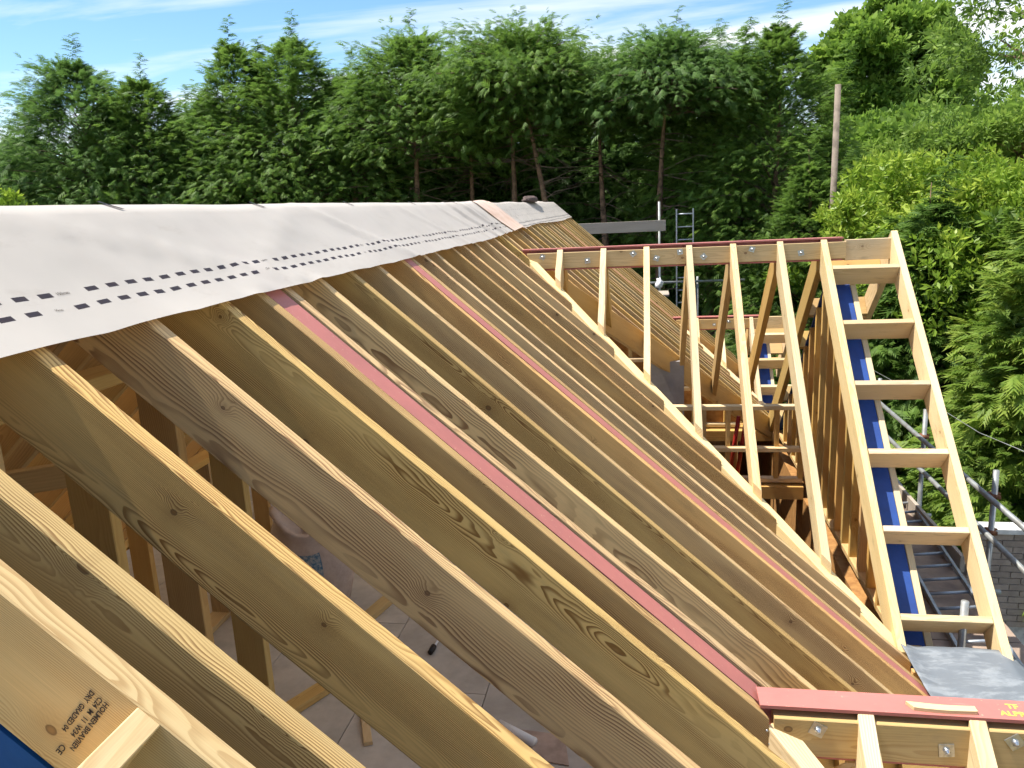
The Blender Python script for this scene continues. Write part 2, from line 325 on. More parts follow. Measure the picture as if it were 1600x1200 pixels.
def beam(name, p0, p1, w, d, mat, parent, upv=(0, 0, 1), cut0=None, cut1=None, ch=0.003, jit=0.0, bow=0.0):
    """p0,p1: centre line of the top face, eye-relative.  cut: (point, normal) planes."""
    p0, p1 = up(p0), up(p1)
    if jit:
        j = Vector((random.uniform(-jit, jit), random.uniform(-jit, jit), random.uniform(-jit, jit))); p0 = p0 + j
        p1 = p1 + Vector((random.uniform(-jit, jit), random.uniform(-jit, jit), random.uniform(-jit, jit)))
    x, y, z = frame(p1 - p0, upv); L = (p1 - p0).length
    prof = [(-w / 2 + ch, 0), (w / 2 - ch, 0), (w / 2, -ch), (w / 2, -d + ch), (w / 2 - ch, -d), (-w / 2 + ch, -d), (-w / 2, -d + ch), (-w / 2, -ch)]
    key = None
    if cut0 is None and cut1 is None: key = (round(L, 3), w, d, mat.name, name)
    if key in _cache: me = _cache[key]
    else:
        vs = []
        for e, cut in ((0, cut0), (1, cut1)):
            for a, b in prof:
                if cut is None: vs.append((L * e, a, b))
                else:
                    q = p0 + y * a + z * b; cp, cn = up(cut[0]), Vector(cut[1])
                    t = (cp - q).dot(cn) / x.dot(cn); vs.append((t, a, b))
        if bow:                                            # a sawn length is never quite straight
            A, B = vs[:8], vs[8:]; rings = [A]; sd_ = random.uniform(0, 99)
            for q in (0.27, 0.52, 0.76):
                by = bow * math.sin(math.pi * q) * math.sin(sd_) + bow * 0.4 * math.sin(sd_ * 3 + q * 7); bz = bow * 0.5 * math.sin(sd_ * 2 + q * 5)
                rings.append([(a_[0] + (b_[0] - a_[0]) * q, a_[1] + by + random.uniform(-0.0012, 0.0012), a_[2] + bz + random.uniform(-0.0012, 0.0012)) for a_, b_ in zip(A, B)])
            rings.append(B); vs = [v for r_ in rings for v in r_]
        nr = len(vs) // 8
        fs = [tuple(range(7, -1, -1)), tuple(range(8 * nr - 8, 8 * nr))]
        for k_ in range(nr - 1):
            for i in range(8): fs.append((8 * k_ + i, 8 * k_ + (i + 1) % 8, 8 * k_ + 8 + (i + 1) % 8, 8 * k_ + 8 + i))
        fs = [tuple(reversed(f)) for f in fs]
        me = mesh_of(name, vs, fs, mat)
        if key: _cache[key] = me
    mw = Matrix((x, y, z)).transposed().to_4x4(); mw.translation = p0
    return place(bpy.data.objects.new(name, me), parent, mw)
def tube(name, pts, rad, mat, parent=None, seg=10, cap=True):
    """round tube through eye-relative points; rad number or list."""
    P = [Vector(p) for p in pts]; n = len(P); R = rad if isinstance(rad, (list, tuple)) else [rad] * n
    vs, fs = [], []
    ref = Vector((0.13, 0.31, 0.94))
    for i, p in enumerate(P):
        d = (P[min(i + 1, n - 1)] - P[max(i - 1, 0)]).normalized()
        a = d.cross(ref).normalized() if abs(d.dot(ref)) < 0.98 else d.cross(Vector((1, 0, 0))).normalized()
        b = d.cross(a)
        for k in range(seg):
            t = 2 * math.pi * k / seg; vs.append(p + a * (R[i] * math.cos(t)) + b * (R[i] * math.sin(t)))
    for i in range(n - 1):
        for k in range(seg):
            k2 = (k + 1) % seg; fs.append((i * seg + k, i * seg + k2, (i + 1) * seg + k2, (i + 1) * seg + k))
    if cap: fs.append(tuple(range(seg - 1, -1, -1))); fs.append(tuple((n - 1) * seg + k for k in range(seg)))
    return mk(name, vs, fs, mat, parent, smooth=True, origin=tuple(P[0]))
def box(name, lo, hi, mat, parent=None):
    x0, y0, z0 = lo; x1, y1, z1 = hi
    vs = [(x0, y0, z0), (x1, y0, z0), (x1, y1, z0), (x0, y1, z0), (x0, y0, z1), (x1, y0, z1), (x1, y1, z1), (x0, y1, z1)]
    fs = [(0, 3, 2, 1), (4, 5, 6, 7), (0, 1, 5, 4), (1, 2, 6, 5), (2, 3, 7, 6), (3, 0, 4, 7)]
    return mk(name, vs, fs, mat, parent)
def prism(name, poly, ext, mat, parent=None):
    """poly: list of 3d points, ext: extrusion vector."""
    n = len(poly); e = Vector(ext); vs = [Vector(p) for p in poly] + [Vector(p) + e for p in poly]
    nrm = Vector((0, 0, 0))
    for i in range(n): nrm += Vector(poly[i]).cross(Vector(poly[(i + 1) % n]))
    fs = [tuple(range(n)), tuple(range(2 * n - 1, n - 1, -1))] + [(i, n + i, n + (i + 1) % n, (i + 1) % n) for i in range(n)]
    if nrm.dot(e) > 0: fs = [tuple(reversed(f)) for f in fs]
    return mk(name, vs, fs, mat, parent)
def text_geo(s, size, align='LEFT', bold=0.0):
    cu = bpy.data.curves.new('lettering', 'FONT'); cu.body = s; cu.size = size; cu.align_x = align; cu.resolution_u = 2; cu.offset = bold
    o = bpy.data.objects.new('lettering', cu); C.objects.link(o)
    dg = bpy.context.evaluated_depsgraph_get(); me = bpy.data.meshes.new_from_object(o.evaluated_get(dg))
    vs = [v.co.copy() for v in me.vertices]; fs = [tuple(p.vertices) for p in me.polygons]
    bpy.data.objects.remove(o); bpy.data.meshes.remove(me)
    return vs, fs
def struct(o): o['kind'] = 'structure'; return o
def stuff(o): o['kind'] = 'stuff'; return o

# ------------------------------------------------------------------ setting: ground, hill
GZ = -E
def ground():
    n = 60; xs = np.concatenate([-np.geomspace(400, 2, 30), np.geomspace(2, 400, 30)])
    vs = []; fs = []
    for j, y in enumerate(xs):
        for i, x in enumerate(xs):
            z = GZ + 0.06 * mnoise.noise(Vector((x * 0.3, y * 0.3, 0)))
            if x > 3.6: z += min((x - 3.6) * 0.10, 9) * (1 if y > 6 else max(0, (y) / 6.0))
            vs.append((x, y + 10, z))
    for j in range(n - 1):
        for i in range(n - 1): a = j * n + i; fs.append((a, a + 1, a + n + 1, a + n))
    return struct(mk('ground', vs, fs, M_GROUND, None, True))
ground()
def hill():
    vs = []; fs = []; n = 40
    for j in range(12):
        for i in range(n):
            x = 20 + i * 9; y = 170 + j * 14
            t = j / 11.0; h = 36 * math.sin(math.pi * t) * (0.25 + 0.75 * min(1, i / 14.0)) * (1 - 0.02 * i)
            vs.append((x, y, GZ - 1 + h + 1.2 * mnoise.noise(Vector((x * 0.03, y * 0.05, 3)))))
    for j in range(11):
        for i in range(n - 1): a = j * n + i; fs.append((a, a + 1, a + n + 1, a + n))
    return struct(mk('hill', vs, fs, M_HILL, None, True))
hill()

# attic floor of dusty boards, each board its own piece, 2 mm joints
FZ = -3.0
VOID = (0.15, 1.59, 5.2, 8.20); VOID2 = (0.45, 1.59, 8.55, 10.3)
def floor_base():
    vs, fs = [], []
    for x0, x1, y0, y1 in ((-5.0, VOID[0], 1.08, 14.2), (VOID[0], 1.60, 1.08, VOID[2]), (VOID[0], 1.60, VOID[3], VOID2[2]), (VOID[0], VOID2[0], VOID2[2], VOID2[3]), (VOID[0], 1.60, VOID2[3], 14.2)):
        b = len(vs)
        for z in (FZ - 0.16, FZ - 0.022): vs += [(x0, y0, z), (x1, y0, z), (x1, y1, z), (x0, y1, z)]
        fs += [tuple(b + i for i in q) for q in ((0, 3, 2, 1), (4, 5, 6, 7), (0, 1, 5, 4), (1, 2, 6, 5), (2, 3, 7, 6), (3, 0, 4, 7))]
    return struct(mk('floor', vs, fs, M_STUD))
fl = floor_base()
struct(box('ground_slab', (-5.08, 1.08, GZ - 0.05), (1.59, 14.2, GZ + 0.15), M_FLOOR))
xs = [-5.0 + 0.774 * i for i in range(9)]
xs = [-1.81 + 0.774 * i for i in range(-4, 6)]
for i, x in enumerate(xs[:-1]):
    y = 1.1 - (0.8 if i % 2 else 0.0)
    while y < 14.1:
        y0 = max(y, 1.1); y1 = min(y + 1.60, 14.15)
        x1 = min(xs[i + 1], 1.59)
        inv = min(x1, VOID[1]) - max(x, VOID[0]) > 0.05 and min(y1, VOID[3]) - max(y0, VOID[2]) > 0.05
        inv = inv or (min(x1, VOID2[1]) - max(x, VOID2[0]) > 0.05 and min(y1, VOID2[3]) - max(y0, VOID2[2]) > 0.05)
        if inv and x < VOID[0]: x1 = VOID[0]; inv = False
        if y1 - y0 > 0.1 and x1 - x > 0.1 and not inv:
            box('floor_board', (max(x, -4.99) + 0.003, y0 + 0.003, FZ - 0.020), (x1 - 0.003, y1 - 0.003, FZ + random.uniform(-0.001, 0.001)), M_FLOOR, fl)
        y += 1.60

# ------------------------------------------------------------------ main roof
NRM = Vector((S, 0, K)); DWN = Vector((K, 0, -S))
D1 = dict(yc=2.67, zr=-1.83, xa=0.405); D2 = dict(yc=7.60, zr=-0.43, xa=-1.171); D3 = dict(yc=12.50, zr=-1.83, xa=0.405)
XE = 1.60                                   # eaves
def rafter_end(y):
    xe = XE; cut = None
    for D in (D1, D2, D3):
        dy_ = y - D['yc']; xv = D['xa'] + abs(dy_)
        if xv < xe:
            xe = xv; sgn = 1 if dy_ < 0 else -1
            cut = ((D['xa'] - 0.045 * 1.414, D['yc'], 0), (1, sgn, 0))
    return xe, cut
roof = thing('main_roof', 'big timber main roof of bare treated rafters running down from the ridge', 'roof', (-0.1, 7.6, -3.0))
YN = [1.018, 1.175, 1.549, 1.976, 2.372, 2.622, 2.838, 3.159, 3.514, 3.891, 4.318, 4.478, 4.755, 5.025, 5.50, 5.85, 6.27, 6.68, 7.07, 7.50, 7.71, 8.12, 8.50, 8.83, 9.21, 9.66,
      10.05, 10.44, 10.70, 10.91, 11.30, 11.68, 12.05, 12.36, 12.60, 12.95, 13.28, 13.65, 14.05, 14.42, 14.82]
rafters = []
for i, y in enumerate(YN):
    xe, cut = rafter_end(y); dpt = 0.220 if i == 0 else 0.195
    y_ = y + random.uniform(-0.004, 0.004) if i > 3 else y
    p0 = (RX + 0.035, y_, roof_z(RX + 0.035)); p1 = (xe, y_, roof_z(xe))
    m = M_TREAT2 if i in (3, 5, 8, 10, 16, 21) else M_TREAT
    if i == 0: m = M_TAN
    cut1 = cut if cut else (p1, (1, 0, 0))
    r = beam('rafter', p0, p1, 0.052, dpt, m, roof, tuple(NRM), cut0=(p0, (1, 0, 0)), cut1=cut1, jit=0.0015, bow=0.006 if i > 0 else 0.0)
    rafters.append(r)
    # opposite slope
    q0 = (2 * RX - p0[0], y_, p0[2]); q1 = (2 * RX - XE, y_, roof_z(XE))
    beam('rafter', q0, q1, 0.047, 0.195, M_STUD, roof, (-S, 0, K), cut0=(q0, (1, 0, 0)))
beam('ridge_board', (RX, 1.0, RZ - 0.03), (RX, 14.84, RZ - 0.03), 0.036, 0.24, M_TREAT, roof)
# steel rafters between doubled timbers
def steel_slope(y, w, xe, rec, side=1):
    h = 0.178; tf = 0.009
    def P(x, dn, yy):
        x_ = x + S * -dn; z_ = roof_z(x) - K * dn
        return ((x_ if side > 0 else 2 * RX - x_), yy, z_)
    x0 = RX + 0.10
    sec = [(-w / 2, rec), (w / 2, rec), (w / 2, rec + tf), (0.004, rec + tf), (0.004, h - tf), (w / 2, h - tf), (w / 2, h), (-w / 2, h), (-w / 2, h - tf), (-0.004, h - tf), (-0.004, rec + tf), (-w / 2, rec + tf)]
    n = len(sec); vs = [P(x0, b, y + a) for a, b in sec] + [P(xe, b, y + a) for a, b in sec]
    fs = [tuple(range(n)), tuple(range(2 * n - 1, n - 1, -1))] + [(i, n + i, n + (i + 1) % n, (i + 1) % n) for i in range(n)]
    if side < 0: fs = [tuple(reversed(f)) for f in fs]
    return mk('steel_rafter', vs, fs, M_STEEL, roof)
s1 = steel_slope(2.727, 0.119, 0.402, 0.006); s1['label'] = 'wide red primed steel set between two rafters'
s2 = steel_slope(4.398, 0.104, 1.60, 0.001); s2['label'] = 'narrow strip of red primed steel set between two rafters'
steel_slope(10.80, 0.098, 1.3, 0.012); steel_slope(12.48, 0.119, D3['xa'], 0.006)
steel_slope(2.05, 0.10, XE, 0.02, -1)

# grade stamp on the nearest rafter: letters read down the depth of the timber
def stamp(parent, y, lines):
    vs, fs = [], []
    for s, u0, n0, ln, sz in lines:
        tv, tf = text_geo(s, sz, bold=0.0004); w = max(v.x for v in tv); k = ln / w; b = len(vs)
        for v in tv:
            p = DWN * (u0 + v.y) - NRM * (1.1 - n0 + v.x * k)
            vs.append((p.x, y, p.z))
        fs += [tuple(i + b for i in f) for f in tf]
    o = mk('grade_stamp', vs, fs, M_INK, parent); o['label'] = 'black grade stamp printed on the rafter face'
    return o
stamp(rafters[0], 1.018 - 0.026 - 0.0024, [('HOLMEN BRAVIIEN', -0.1555, -0.034, 0.124, 0.0135), ('C24  M  11  W34', -0.1685, -0.034, 0.100, 0.0135), ('DRY  GRADED 04', -0.1855, -0.034, 0.103, 0.0135), ('CE', -0.171, -0.161, 0.022, 0.016)])
# ladder noggin nailed to the nearest rafter, and its barge out of view
for u in (-0.085, 0.62, -0.78):
    p = DWN * u - NRM * (1.1 + 0.004)
    beam('noggin', (p.x, 0.994, p.z), (p.x, 0.42, p.z), 0.047, 0.195, M_PINE, roof, tuple(NRM), ch=0.002)
p0 = (RX, 0.395, roof_z(RX)); p1 = (XE, 0.395, roof_z(XE))
beam('barge_rafter', p0, p1, 0.047, 0.195, M_PINE, roof, tuple(NRM))
# screws on the cut rafter end by the red beam
for dx_, dn in ((-0.075, 0.055), (-0.058, 0.10), (-0.055, 0.045)):
    q = Vector((0.455 + dx_ * 0.6, 2.622 - 0.026, roof_z(0.455 + dx_ * 0.6) - dn))
    tube('screw', [q + Vector((0, 0.004, 0)), q + Vector((0, -0.004, 0))], [0.0055, 0.0045], M_ZINC, rafters[5], 8)

# ------------------------------------------------------------------ membrane over the ridge
def fbm(x, y, s=0.0): return mnoise.noise(Vector((x, y, s))) + 0.5 * mnoise.noise(Vector((x * 2.1, y * 2.1, s + 5))) + 0.25 * mnoise.noise(Vector((x * 4.3, y * 4.3, s + 9)))
EDGE = 0.533
def memb(y, v, seed, rough):
    """v: metres below the ridge along the near slope (negative: other slope)."""
    a = abs(v); sg = 1 if v >= 0 else -1; sn = math.tanh(v / 0.035)
    x = RX + sg * K * a; z = RZ - S * a
    lift = 0.006 + 0.0025
    # round over the ridge
    rd = 0.035 * math.exp(-(a / 0.05) ** 2)
    # between supports the sheet sags, the free edge flutters
    near = min(abs(y - yy) for yy in YN); sag = -0.006 * min(1, near / 0.2) ** 2 * (1 - math.exp(-(a / 0.15) ** 2))
    e = max(0.0, (a - 0.30) / 0.23) if v > 0 else 0.0
    fl_ = e ** 2 * (0.013 + 0.006 * fbm(y * 0.8, seed, 2.0))
    wr = rough * (0.007 * fbm(y * 0.8 + a * 1.5, a * 2.5, seed) + 0.0025 * fbm(y * 3.0 - a * 6.0, a * 7.0, seed + 4))
    # long diagonal creases
    cr_ = 0.0
    for cy, sl_, amp, wd in ((4.1, 1.6, 0.010, 0.05), (6.55, 1.2, 0.012, 0.035), (6.95, 0.9, 0.022, 0.035), (7.4, 0.6, 0.026, 0.04), (7.65, 0.5, 0.016, 0.025), (2.35, 2.6, 0.009, 0.05), (3.2, -2.4, 0.007, 0.06), (5.6, 1.5, 0.008, 0.05), (7.8, 0.3, 0.014, 0.05)):
        q = (y - cy - sl_ * (a - 0.25)) / wd; cr_ += amp * math.exp(-q * q) * min(1, a / 0.1)
    h = lift + sag + fl_ + wr * min(1, a / 0.06) + cr_ * rough
    h = max(h, 0.004)
    if v < -0.5: h = 0.012
    return Vector((x + sn * S * h, y, z + (K + (1 - K) * (1 - abs(sn))) * h - rd * 0.25 + 0.004 * fbm(y * 0.9, 0.0, seed + 7)))
def sheet(name, mat, y0, y1, v0, v1, ny, nv, seed, rough, label, y0f=None, y1f=None, ef=None, dz=0.0):
    vs, fs, uv = [], [], []
    for i in range(ny + 1):
        for j in range(nv + 1):
            tv = j / nv; v = v0 + (v1 - v0) * tv
            a = y0 + (y0f(v) if y0f else 0); b = y1 + (y1f(v) if y1f else 0)
            y = a + (b - a) * i / ny
            vv = v0 + (v1 + (ef(y) if ef else 0) - v0) * tv
            p = memb(y, vv, seed, rough); p.z += dz
            vs.append(p); uv.append((y, vv))
    for i in range(ny):
        for j in range(nv): a = i * (nv + 1) + j; fs.append((a, a + 1, a + nv + 2, a + nv + 1))
    o = mk(name, vs, fs, mat, None, True)
    ul = o.data.uv_layers.new(name='UVMap')
    for l in o.data.loops: ul.data[l.index].uv = uv[l.vertex_index]
    return tag(o, label, 'membrane')
ef1 = lambda y: 0.003 * fbm(y * 0.6, 1.0, 3.0) + (-0.02 * max(0, y - 6.8)) + 0.0
mA = sheet('roof_membrane', M_MEMB, 0.72, 8.02, -4.40, EDGE, 420, 96, 1.3, 1.0, 'smooth grey breather membrane with two rows of black dashes over the near ridge', y1f=lambda v: (0.0 if v < 0 else 0.25 * v), ef=lambda y: ef1(y))
mB = sheet('roof_membrane', M_MEMB_OLD, 8.95, 14.98, -4.40, 0.52, 260, 96, 5.1, 1.2, 'creased dirty white membrane over the far end of the ridge', y0f=lambda v: (-0.35 if v < 0 else -0.35 + 0.75 * v), ef=lambda y: -0.03 + 0.02 * math.sin(y * 1.1) + 0.015 * fbm(y * 0.9, 2.0, 1.0))
# folded-back flap showing the tan underside
def flap():
    vs, fs = [], []; n = 30; m = 16
    for i in range(n + 1):
        for j in range(m + 1):
            v = -0.30 + (EDGE + 0.285) * j / m
            t = i / n; ya = 7.97 + (0.26 * v if v > 0 else 0); yb = 8.85 + 0.30 * max(v, 0)
            y = ya + (yb - ya) * t
            p = memb(y, v, 9.0, 1.4); s_ = math.sin(math.pi * min(1, t * 1.15 + 0.02)) ** 0.7
            p += (NRM if v >= 0 else Vector((-S, 0, K))) * (0.030 * s_ + 0.008) * (0.5 + 0.5 * min(1, abs(v) / 0.2))
            vs.append(p)
    for i in range(n):
        for j in range(m): a = i * (m + 1) + j; fs.append((a, a + 1, a + m + 2, a + m + 1))
    o = mk('membrane_flap', vs, fs, M_FLAP, None, True)
    return tag(o, 'tan underside of membrane folded back between the two sheets on the ridge', 'membrane')
flap()
# tiny length marks in the dash rows, printed on the sheet (mapped to its surface)
def memb_text(s, y0, v0, size):
    tv, tf = text_geo(s, size); vs = []
    for t in tv:
        y = y0 + t.x; v = v0 - t.y + size * 0.35
        p = memb(y, v, 1.3, 1.0); vs.append(p + NRM * 0.0015)
    return mk('length_mark', vs, tf, M_INK, mA)
for k in range(7):
    memb_text('150mm', 1.0816 * (k + 2) - 0.046 - 0.372 - 0.062 + 0.075, 0.372, 0.015)
    memb_text('10cm', 1.0816 * (k + 2) - 0.062 - 0.4275 - 0.062 + 0.08, 0.4275, 0.013)
# short black fixings strips folded over the ridge
for y in (2.33, 3.33, 4.45, 5.75, 7.1):
    vs = []; fs = []
    for k in range(7):
        v = 0.006 + 0.045 * k / 6
        for sd in (-1, 1): vs.append(memb(y + sd * 0.009 + v * 1.5, v, 1.3, 1.0) + NRM * 0.003)
    for k in range(6): fs.append((2 * k, 2 * k + 2, 2 * k + 3, 2 * k + 1))
    mk('black_mark', vs, fs, M_BLACK, mA)
# crumpled brown cloth lying on the ridge
def lump(name, c, r, mat, seed, label, cat, parent=None, amp=0.25, n=14):
    vs, fs = [], []
    for j in range(n + 1):
        for i in range(2 * n):
            a = math.pi * j / n; b = math.pi * i / n
            d = Vector((math.sin(a) * math.cos(b), math.sin(a) * math.sin(b), math.cos(a)))
            k = 1 + amp * fbm(d.x * 1.6 + seed, d.y * 1.6, d.z * 1.6)
            z = d.z * r[2] * k
            vs.append((c[0] + d.x * r[0] * k, c[1] + d.y * r[1] * k, c[2] + r[2] * 0.75 + max(z, -r[2] * 0.75)))
    for j in range(n):
        for i in range(2 * n):
            i2 = (i + 1) % (2 * n); fs.append((j * 2 * n + i, (j + 1) * 2 * n + i, (j + 1) * 2 * n + i2, j * 2 * n + i2))
    o = mk(name, vs, fs, mat, parent, True)
    if label: tag(o, label, cat)
    return o
lump('cloth', (RX + 0.02, 12.0, RZ - 0.02), (0.10, 0.50, 0.055), M_CLOTH, 3.0, 'crumpled dark brown cloth lying on the far ridge', 'cloth')

# ------------------------------------------------------------------ dormers
def dormer(D, xr, label, groups, nog=True, detail=True):
    yc, zr, xa = D['yc'], D['zr'], D['xa']; tk = 0.215; zp = zr + 0.065
    t = thing('dormer_roof', label, 'dormer', (1.0, yc, zr - 1.5), groups)
    XG = 1.74                                                    # steel stops over the gable
    zt = zr + 0.030; wf = 0.112; hb = 0.206; tf = 0.013
    sec = [(-wf / 2, 0), (wf / 2, 0), (wf / 2, -tf), (0.004, -tf), (0.004, -hb + tf), (wf / 2, -hb + tf), (wf / 2, -hb), (-wf / 2, -hb), (-wf / 2, -hb + tf), (-0.004, -hb + tf), (-0.004, -tf), (-wf / 2, -tf)]
    n = len(sec); vs = [(xa - 0.018, yc + a, zt + b) for a, b in sec] + [(XG, yc + a, zt + b) for a, b in sec]
    fs = [tuple(range(n)), tuple(range(2 * n - 1, n - 1, -1))] + [(i, n + i, n + (i + 1) % n, (i + 1) % n) for i in range(n)]
    sb = mk('steel_ridge_beam', vs, fs, M_STEEL, t); sb['label'] = 'red primed steel ridge beam'
    for sd in (-1, 1):
        y_ = yc + sd * 0.037
        pk = beam('packing_timber', (xa + 0.03, y_, zt - tf - 0.026), (XG + 0.02, y_, zt - tf - 0.026), 0.068, hb - 2 * tf - 0.030, M_BEAMW, t)
        if sd < 0:
            xb = xa + 0.18; k = 0
            while xb < XG - 0.1:
                if min(abs(xb - q) for q in xr) > 0.07:
                    zb = zt - (0.075 if k % 2 == 0 else 0.125); yb = yc - 0.071 - 0.0005
                    a = math.radians(20 + 31 * k); hw = 0.025
                    sq = [(xb + hw * 1.414 * math.cos(a + i * math.pi / 2), yb, zb + hw * 1.414 * math.sin(a + i * math.pi / 2)) for i in range(4)]
                    prism('washer', sq, (0, -0.004, 0), M_ZINC, pk)
                    tube('bolt', [(xb, yb - 0.003, zb), (xb, yb - 0.011, zb), (xb, yb - 0.0125, zb), (xb, yb - 0.020, zb)], [0.013, 0.012, 0.0085, 0.007], M_ZINC, pk, 6)
                    k += 1
                xb += 0.215
    for sd in (-1, 1):
        nv = (0, sd * S, K)
        ye = (zp + 2.86) / T
        for x in xr:
            run = x - xa; full = run > ye - 0.12
            if full: run = ye
            y0 = yc + sd * 0.054; z0 = zp - 0.054 * T
            y1 = yc + sd * run; z1 = zp - run * T
            if run < 0.15: continue
            c1 = None if full else ((xa + 0.010, yc, 0), (1, -sd, 0))
            beam('rafter', (x, y0, z0), (x, y1, z1), 0.055, tk, M_PINE if sd < 0 else M_STUD, t, nv, cut0=((x, y0, z0), (0, 1, 0)), cut1=c1 if c1 else ((x, y1, z1), (0, 1, 0)), jit=0.003, bow=0.006)
        if sd < 0:
            for x in xr:
                for s_ in (0.095, 0.30):
                    q_ = Vector((x + random.uniform(-0.008, 0.008), yc - s_, zp - s_ * T)); n_ = Vector((0, -S, K))
                    tube('screw', [q_ - n_ * 0.004, q_ + n_ * 0.0015], [0.006, 0.005], M_ZINC, t, 7)
        # valley rafter: lies along the 45 degree valley
        run = min(1.62 - xa, ye); o_ = 0.006
        a0 = (xa + 0.04, yc + sd * 0.04, roof_z(xa + 0.04) - o_); a1 = (xa + run, yc + sd * run, roof_z(xa + run) - o_)
        beam('valley_rafter', a0, a1, 0.090, 0.225, M_PINE if sd < 0 else M_BEAMW, t, (0, 0, 1))
        if nog:
            xb = 2.178
            q0 = (xb, yc + sd * 0.0, zr + 0.052); q1 = (xb, yc + sd * (ye + 0.02), zp + 0.003 - (ye + 0.02) * T)
            beam('barge_rafter', (xb, yc + sd * 0.002, zp + 0.003), q1, 0.055, tk, M_PINE, t, nv, cut0=((xb, yc + sd * 0.002, 0), (0, 1, 0)))
            yy = 0.31
            while yy < ye:
                z_ = zp - yy * T - 0.004
                beam('noggin', (xr[-1] + 0.030, yc + sd * yy, z_), (xb - 0.030, yc + sd * yy, z_), 0.045, tk - 0.008, M_PINE if sd < 0 else M_STUD, t, nv, jit=0.002)
                yy += 0.465 if detail else 0.36
            # raked wall head below the ladder: blue membrane and a clean batten
            d_ = (tk + 0.022) / K
            s0 = 0.10; s1_ = ye - 0.02
            def rk(x, s, dn): return (x, yc + sd * s, zp - s * T - dn)
            poly = [rk(1.64, s0, d_), rk(1.785, s0, d_), rk(1.785, s1_, d_), rk(1.64, s1_, d_)]
            prism('blue_membrane_strip', poly, (0, 0, -0.03), M_BLUE, t)
            beam('batten', rk(1.811, s0, d_ - 0.012), rk(1.811, s1_, d_ - 0.012), 0.045, 0.030, M_WHITEW, t, nv)
    beam('ridge_board', (XG + 0.025, yc, zr + 0.004), (2.152, yc, zr + 0.006), 0.045, 0.185, M_PINE, t)
    return t
dA = dormer(D1, [0.75, 1.115, 1.57], 'nearest dormer roof at the lower right with wide pink steel ridge', 'dormers on the main roof', nog=False)
dB = dormer(D2, [-0.82, -0.41, -0.01, 0.385, 0.78, 1.19, 1.57], 'large middle dormer roof of bare pine rafters with ladder overhang', 'dormers on the main roof')
dC = dormer(D3, [0.75, 1.115, 1.57], 'small far dormer roof seen through the middle dormer', 'dormers on the main roof', detail=False)
# paint-pen letters on the near steel
def flat_text(s, x, y, z, size, ang, mat, parent):
    tv, tf = text_geo(s, size, bold=0.0013); ca, sa = math.cos(ang), math.sin(ang)
    return mk('lettering', [(x + v.x * ca - v.y * sa, y + v.x * sa + v.y * ca, z) for v in tv], tf, mat, parent)
flat_text('TF', 1.232, 2.678, -1.7992, 0.036, -0.03, M_CHALK, dA)
flat_text('ALPR', 1.197, 2.636, -1.7992, 0.036, -0.02, M_CHALK, dA)
# pine offcut on the steel
def offcut():
    vs = []; fs = []; n = 8
    for i in range(n + 1):
        t = i / n; x = 0.906 + 0.212 * t; b = -0.012 * math.sin(math.pi * t)
        y0 = 2.634 + b * 0.5 - 0.004 * t; wv = 0.034 - 0.004 * t; z0 = -1.7995; h = 0.013
        k = 0.006 * (1 if i == 0 else 0)
        vs += [(x + k, y0, z0), (x - k * 2, y0 + wv, z0), (x - k * 2, y0 + wv, z0 + h), (x + k, y0, z0 + h)]
    for i in range(n):
        for j in range(4): a = i * 4 + j; b = i * 4 + (j + 1) % 4; fs.append((a, b, b + 4, a + 4))
    fs += [(3, 2, 1, 0), tuple(n * 4 + j for j in range(4))]
    return tag(mk('timber_offcut', vs, fs, M_PINE), 'small bowed pine offcut lying on the pink steel beam', 'offcut')
offcut()
# lead valley tray between the near and middle dormers
def lead():
    vs, fs = [], []; nx, ny = 34, 40
    for i in range(nx + 1):
        for j in range(ny + 1):
            u = i / nx; y = 3.62 + 1.235 * j / ny
            x = 1.565 + u * 0.69
            z = -2.862 + 0.010 * fbm(x * 5, y * 5, 1.0) + 0.03 * math.exp(-((u - 0.5) / 0.5) ** 2) * 0.4
            up_ = max(0.0, 1.66 - x)
            z += up_ * 0.35
            z -= max(0, u - 0.86) * 0.35
            vs.append((x + 0.006 * fbm(y * 6, u * 3, 4), y + 0.006 * fbm(x * 6, 1, 2), z))
    for i in range(nx):
        for j in range(ny): a = i * (ny + 1) + j; fs.append((a, a + ny + 1, a + ny + 2, a + 1))
    o = mk('lead_tray', vs, fs, M_LEAD, None, True)
    sm = o.modifiers.new('thickness', 'SOLIDIFY'); sm.thickness = 0.004; sm.offset = -1
    return tag(o, 'grey lead gutter tray with white bloom behind the pink steel beam', 'lead sheet')
lead()

# ------------------------------------------------------------------ walls of the house
def gable(D, label):
    yc, zr = D['yc'], D['zr']; w = thing('gable_wall', label, 'wall', (1.68, yc, FZ), 'stud walls under the dormers')
    ye = (zr + 2.86) / T; d_ = (0.215 + 0.056) / K - 0.065
    y = -ye + 0.18
    while y < ye - 0.1:
        top = zr - abs(y) * T - d_
        if top > FZ + 0.3:
            beam('stud', (1.622, yc + y, FZ), (1.622, yc + y, top), 0.045, 0.140, M_STUD, w, (-1, 0, 0))
        y += 0.27
    beam('sole_plate', (1.692, yc - ye, FZ + 0.045), (1.692, yc + ye, FZ + 0.045), 0.14, 0.045, M_STUD, w)
    hh = -0.9 if zr > -1 else -1.9
    poly = [(1.765, yc - ye, FZ - 0.1), (1.765, yc + ye, FZ - 0.1), (1.765, yc + ye, zr - ye * T - d_), (1.765, yc, zr - d_), (1.765, yc - ye, zr - ye * T - d_)]
    prism('sheathing_board', poly, (0.012, 0, 0), M_OSB, w)
    return w
gable(D2, 'tall pine stud wall inside the middle dormer gable')
gable(D1, 'short stud wall under the nearest dormer'); gable(D3, 'short stud wall under the far dormer')
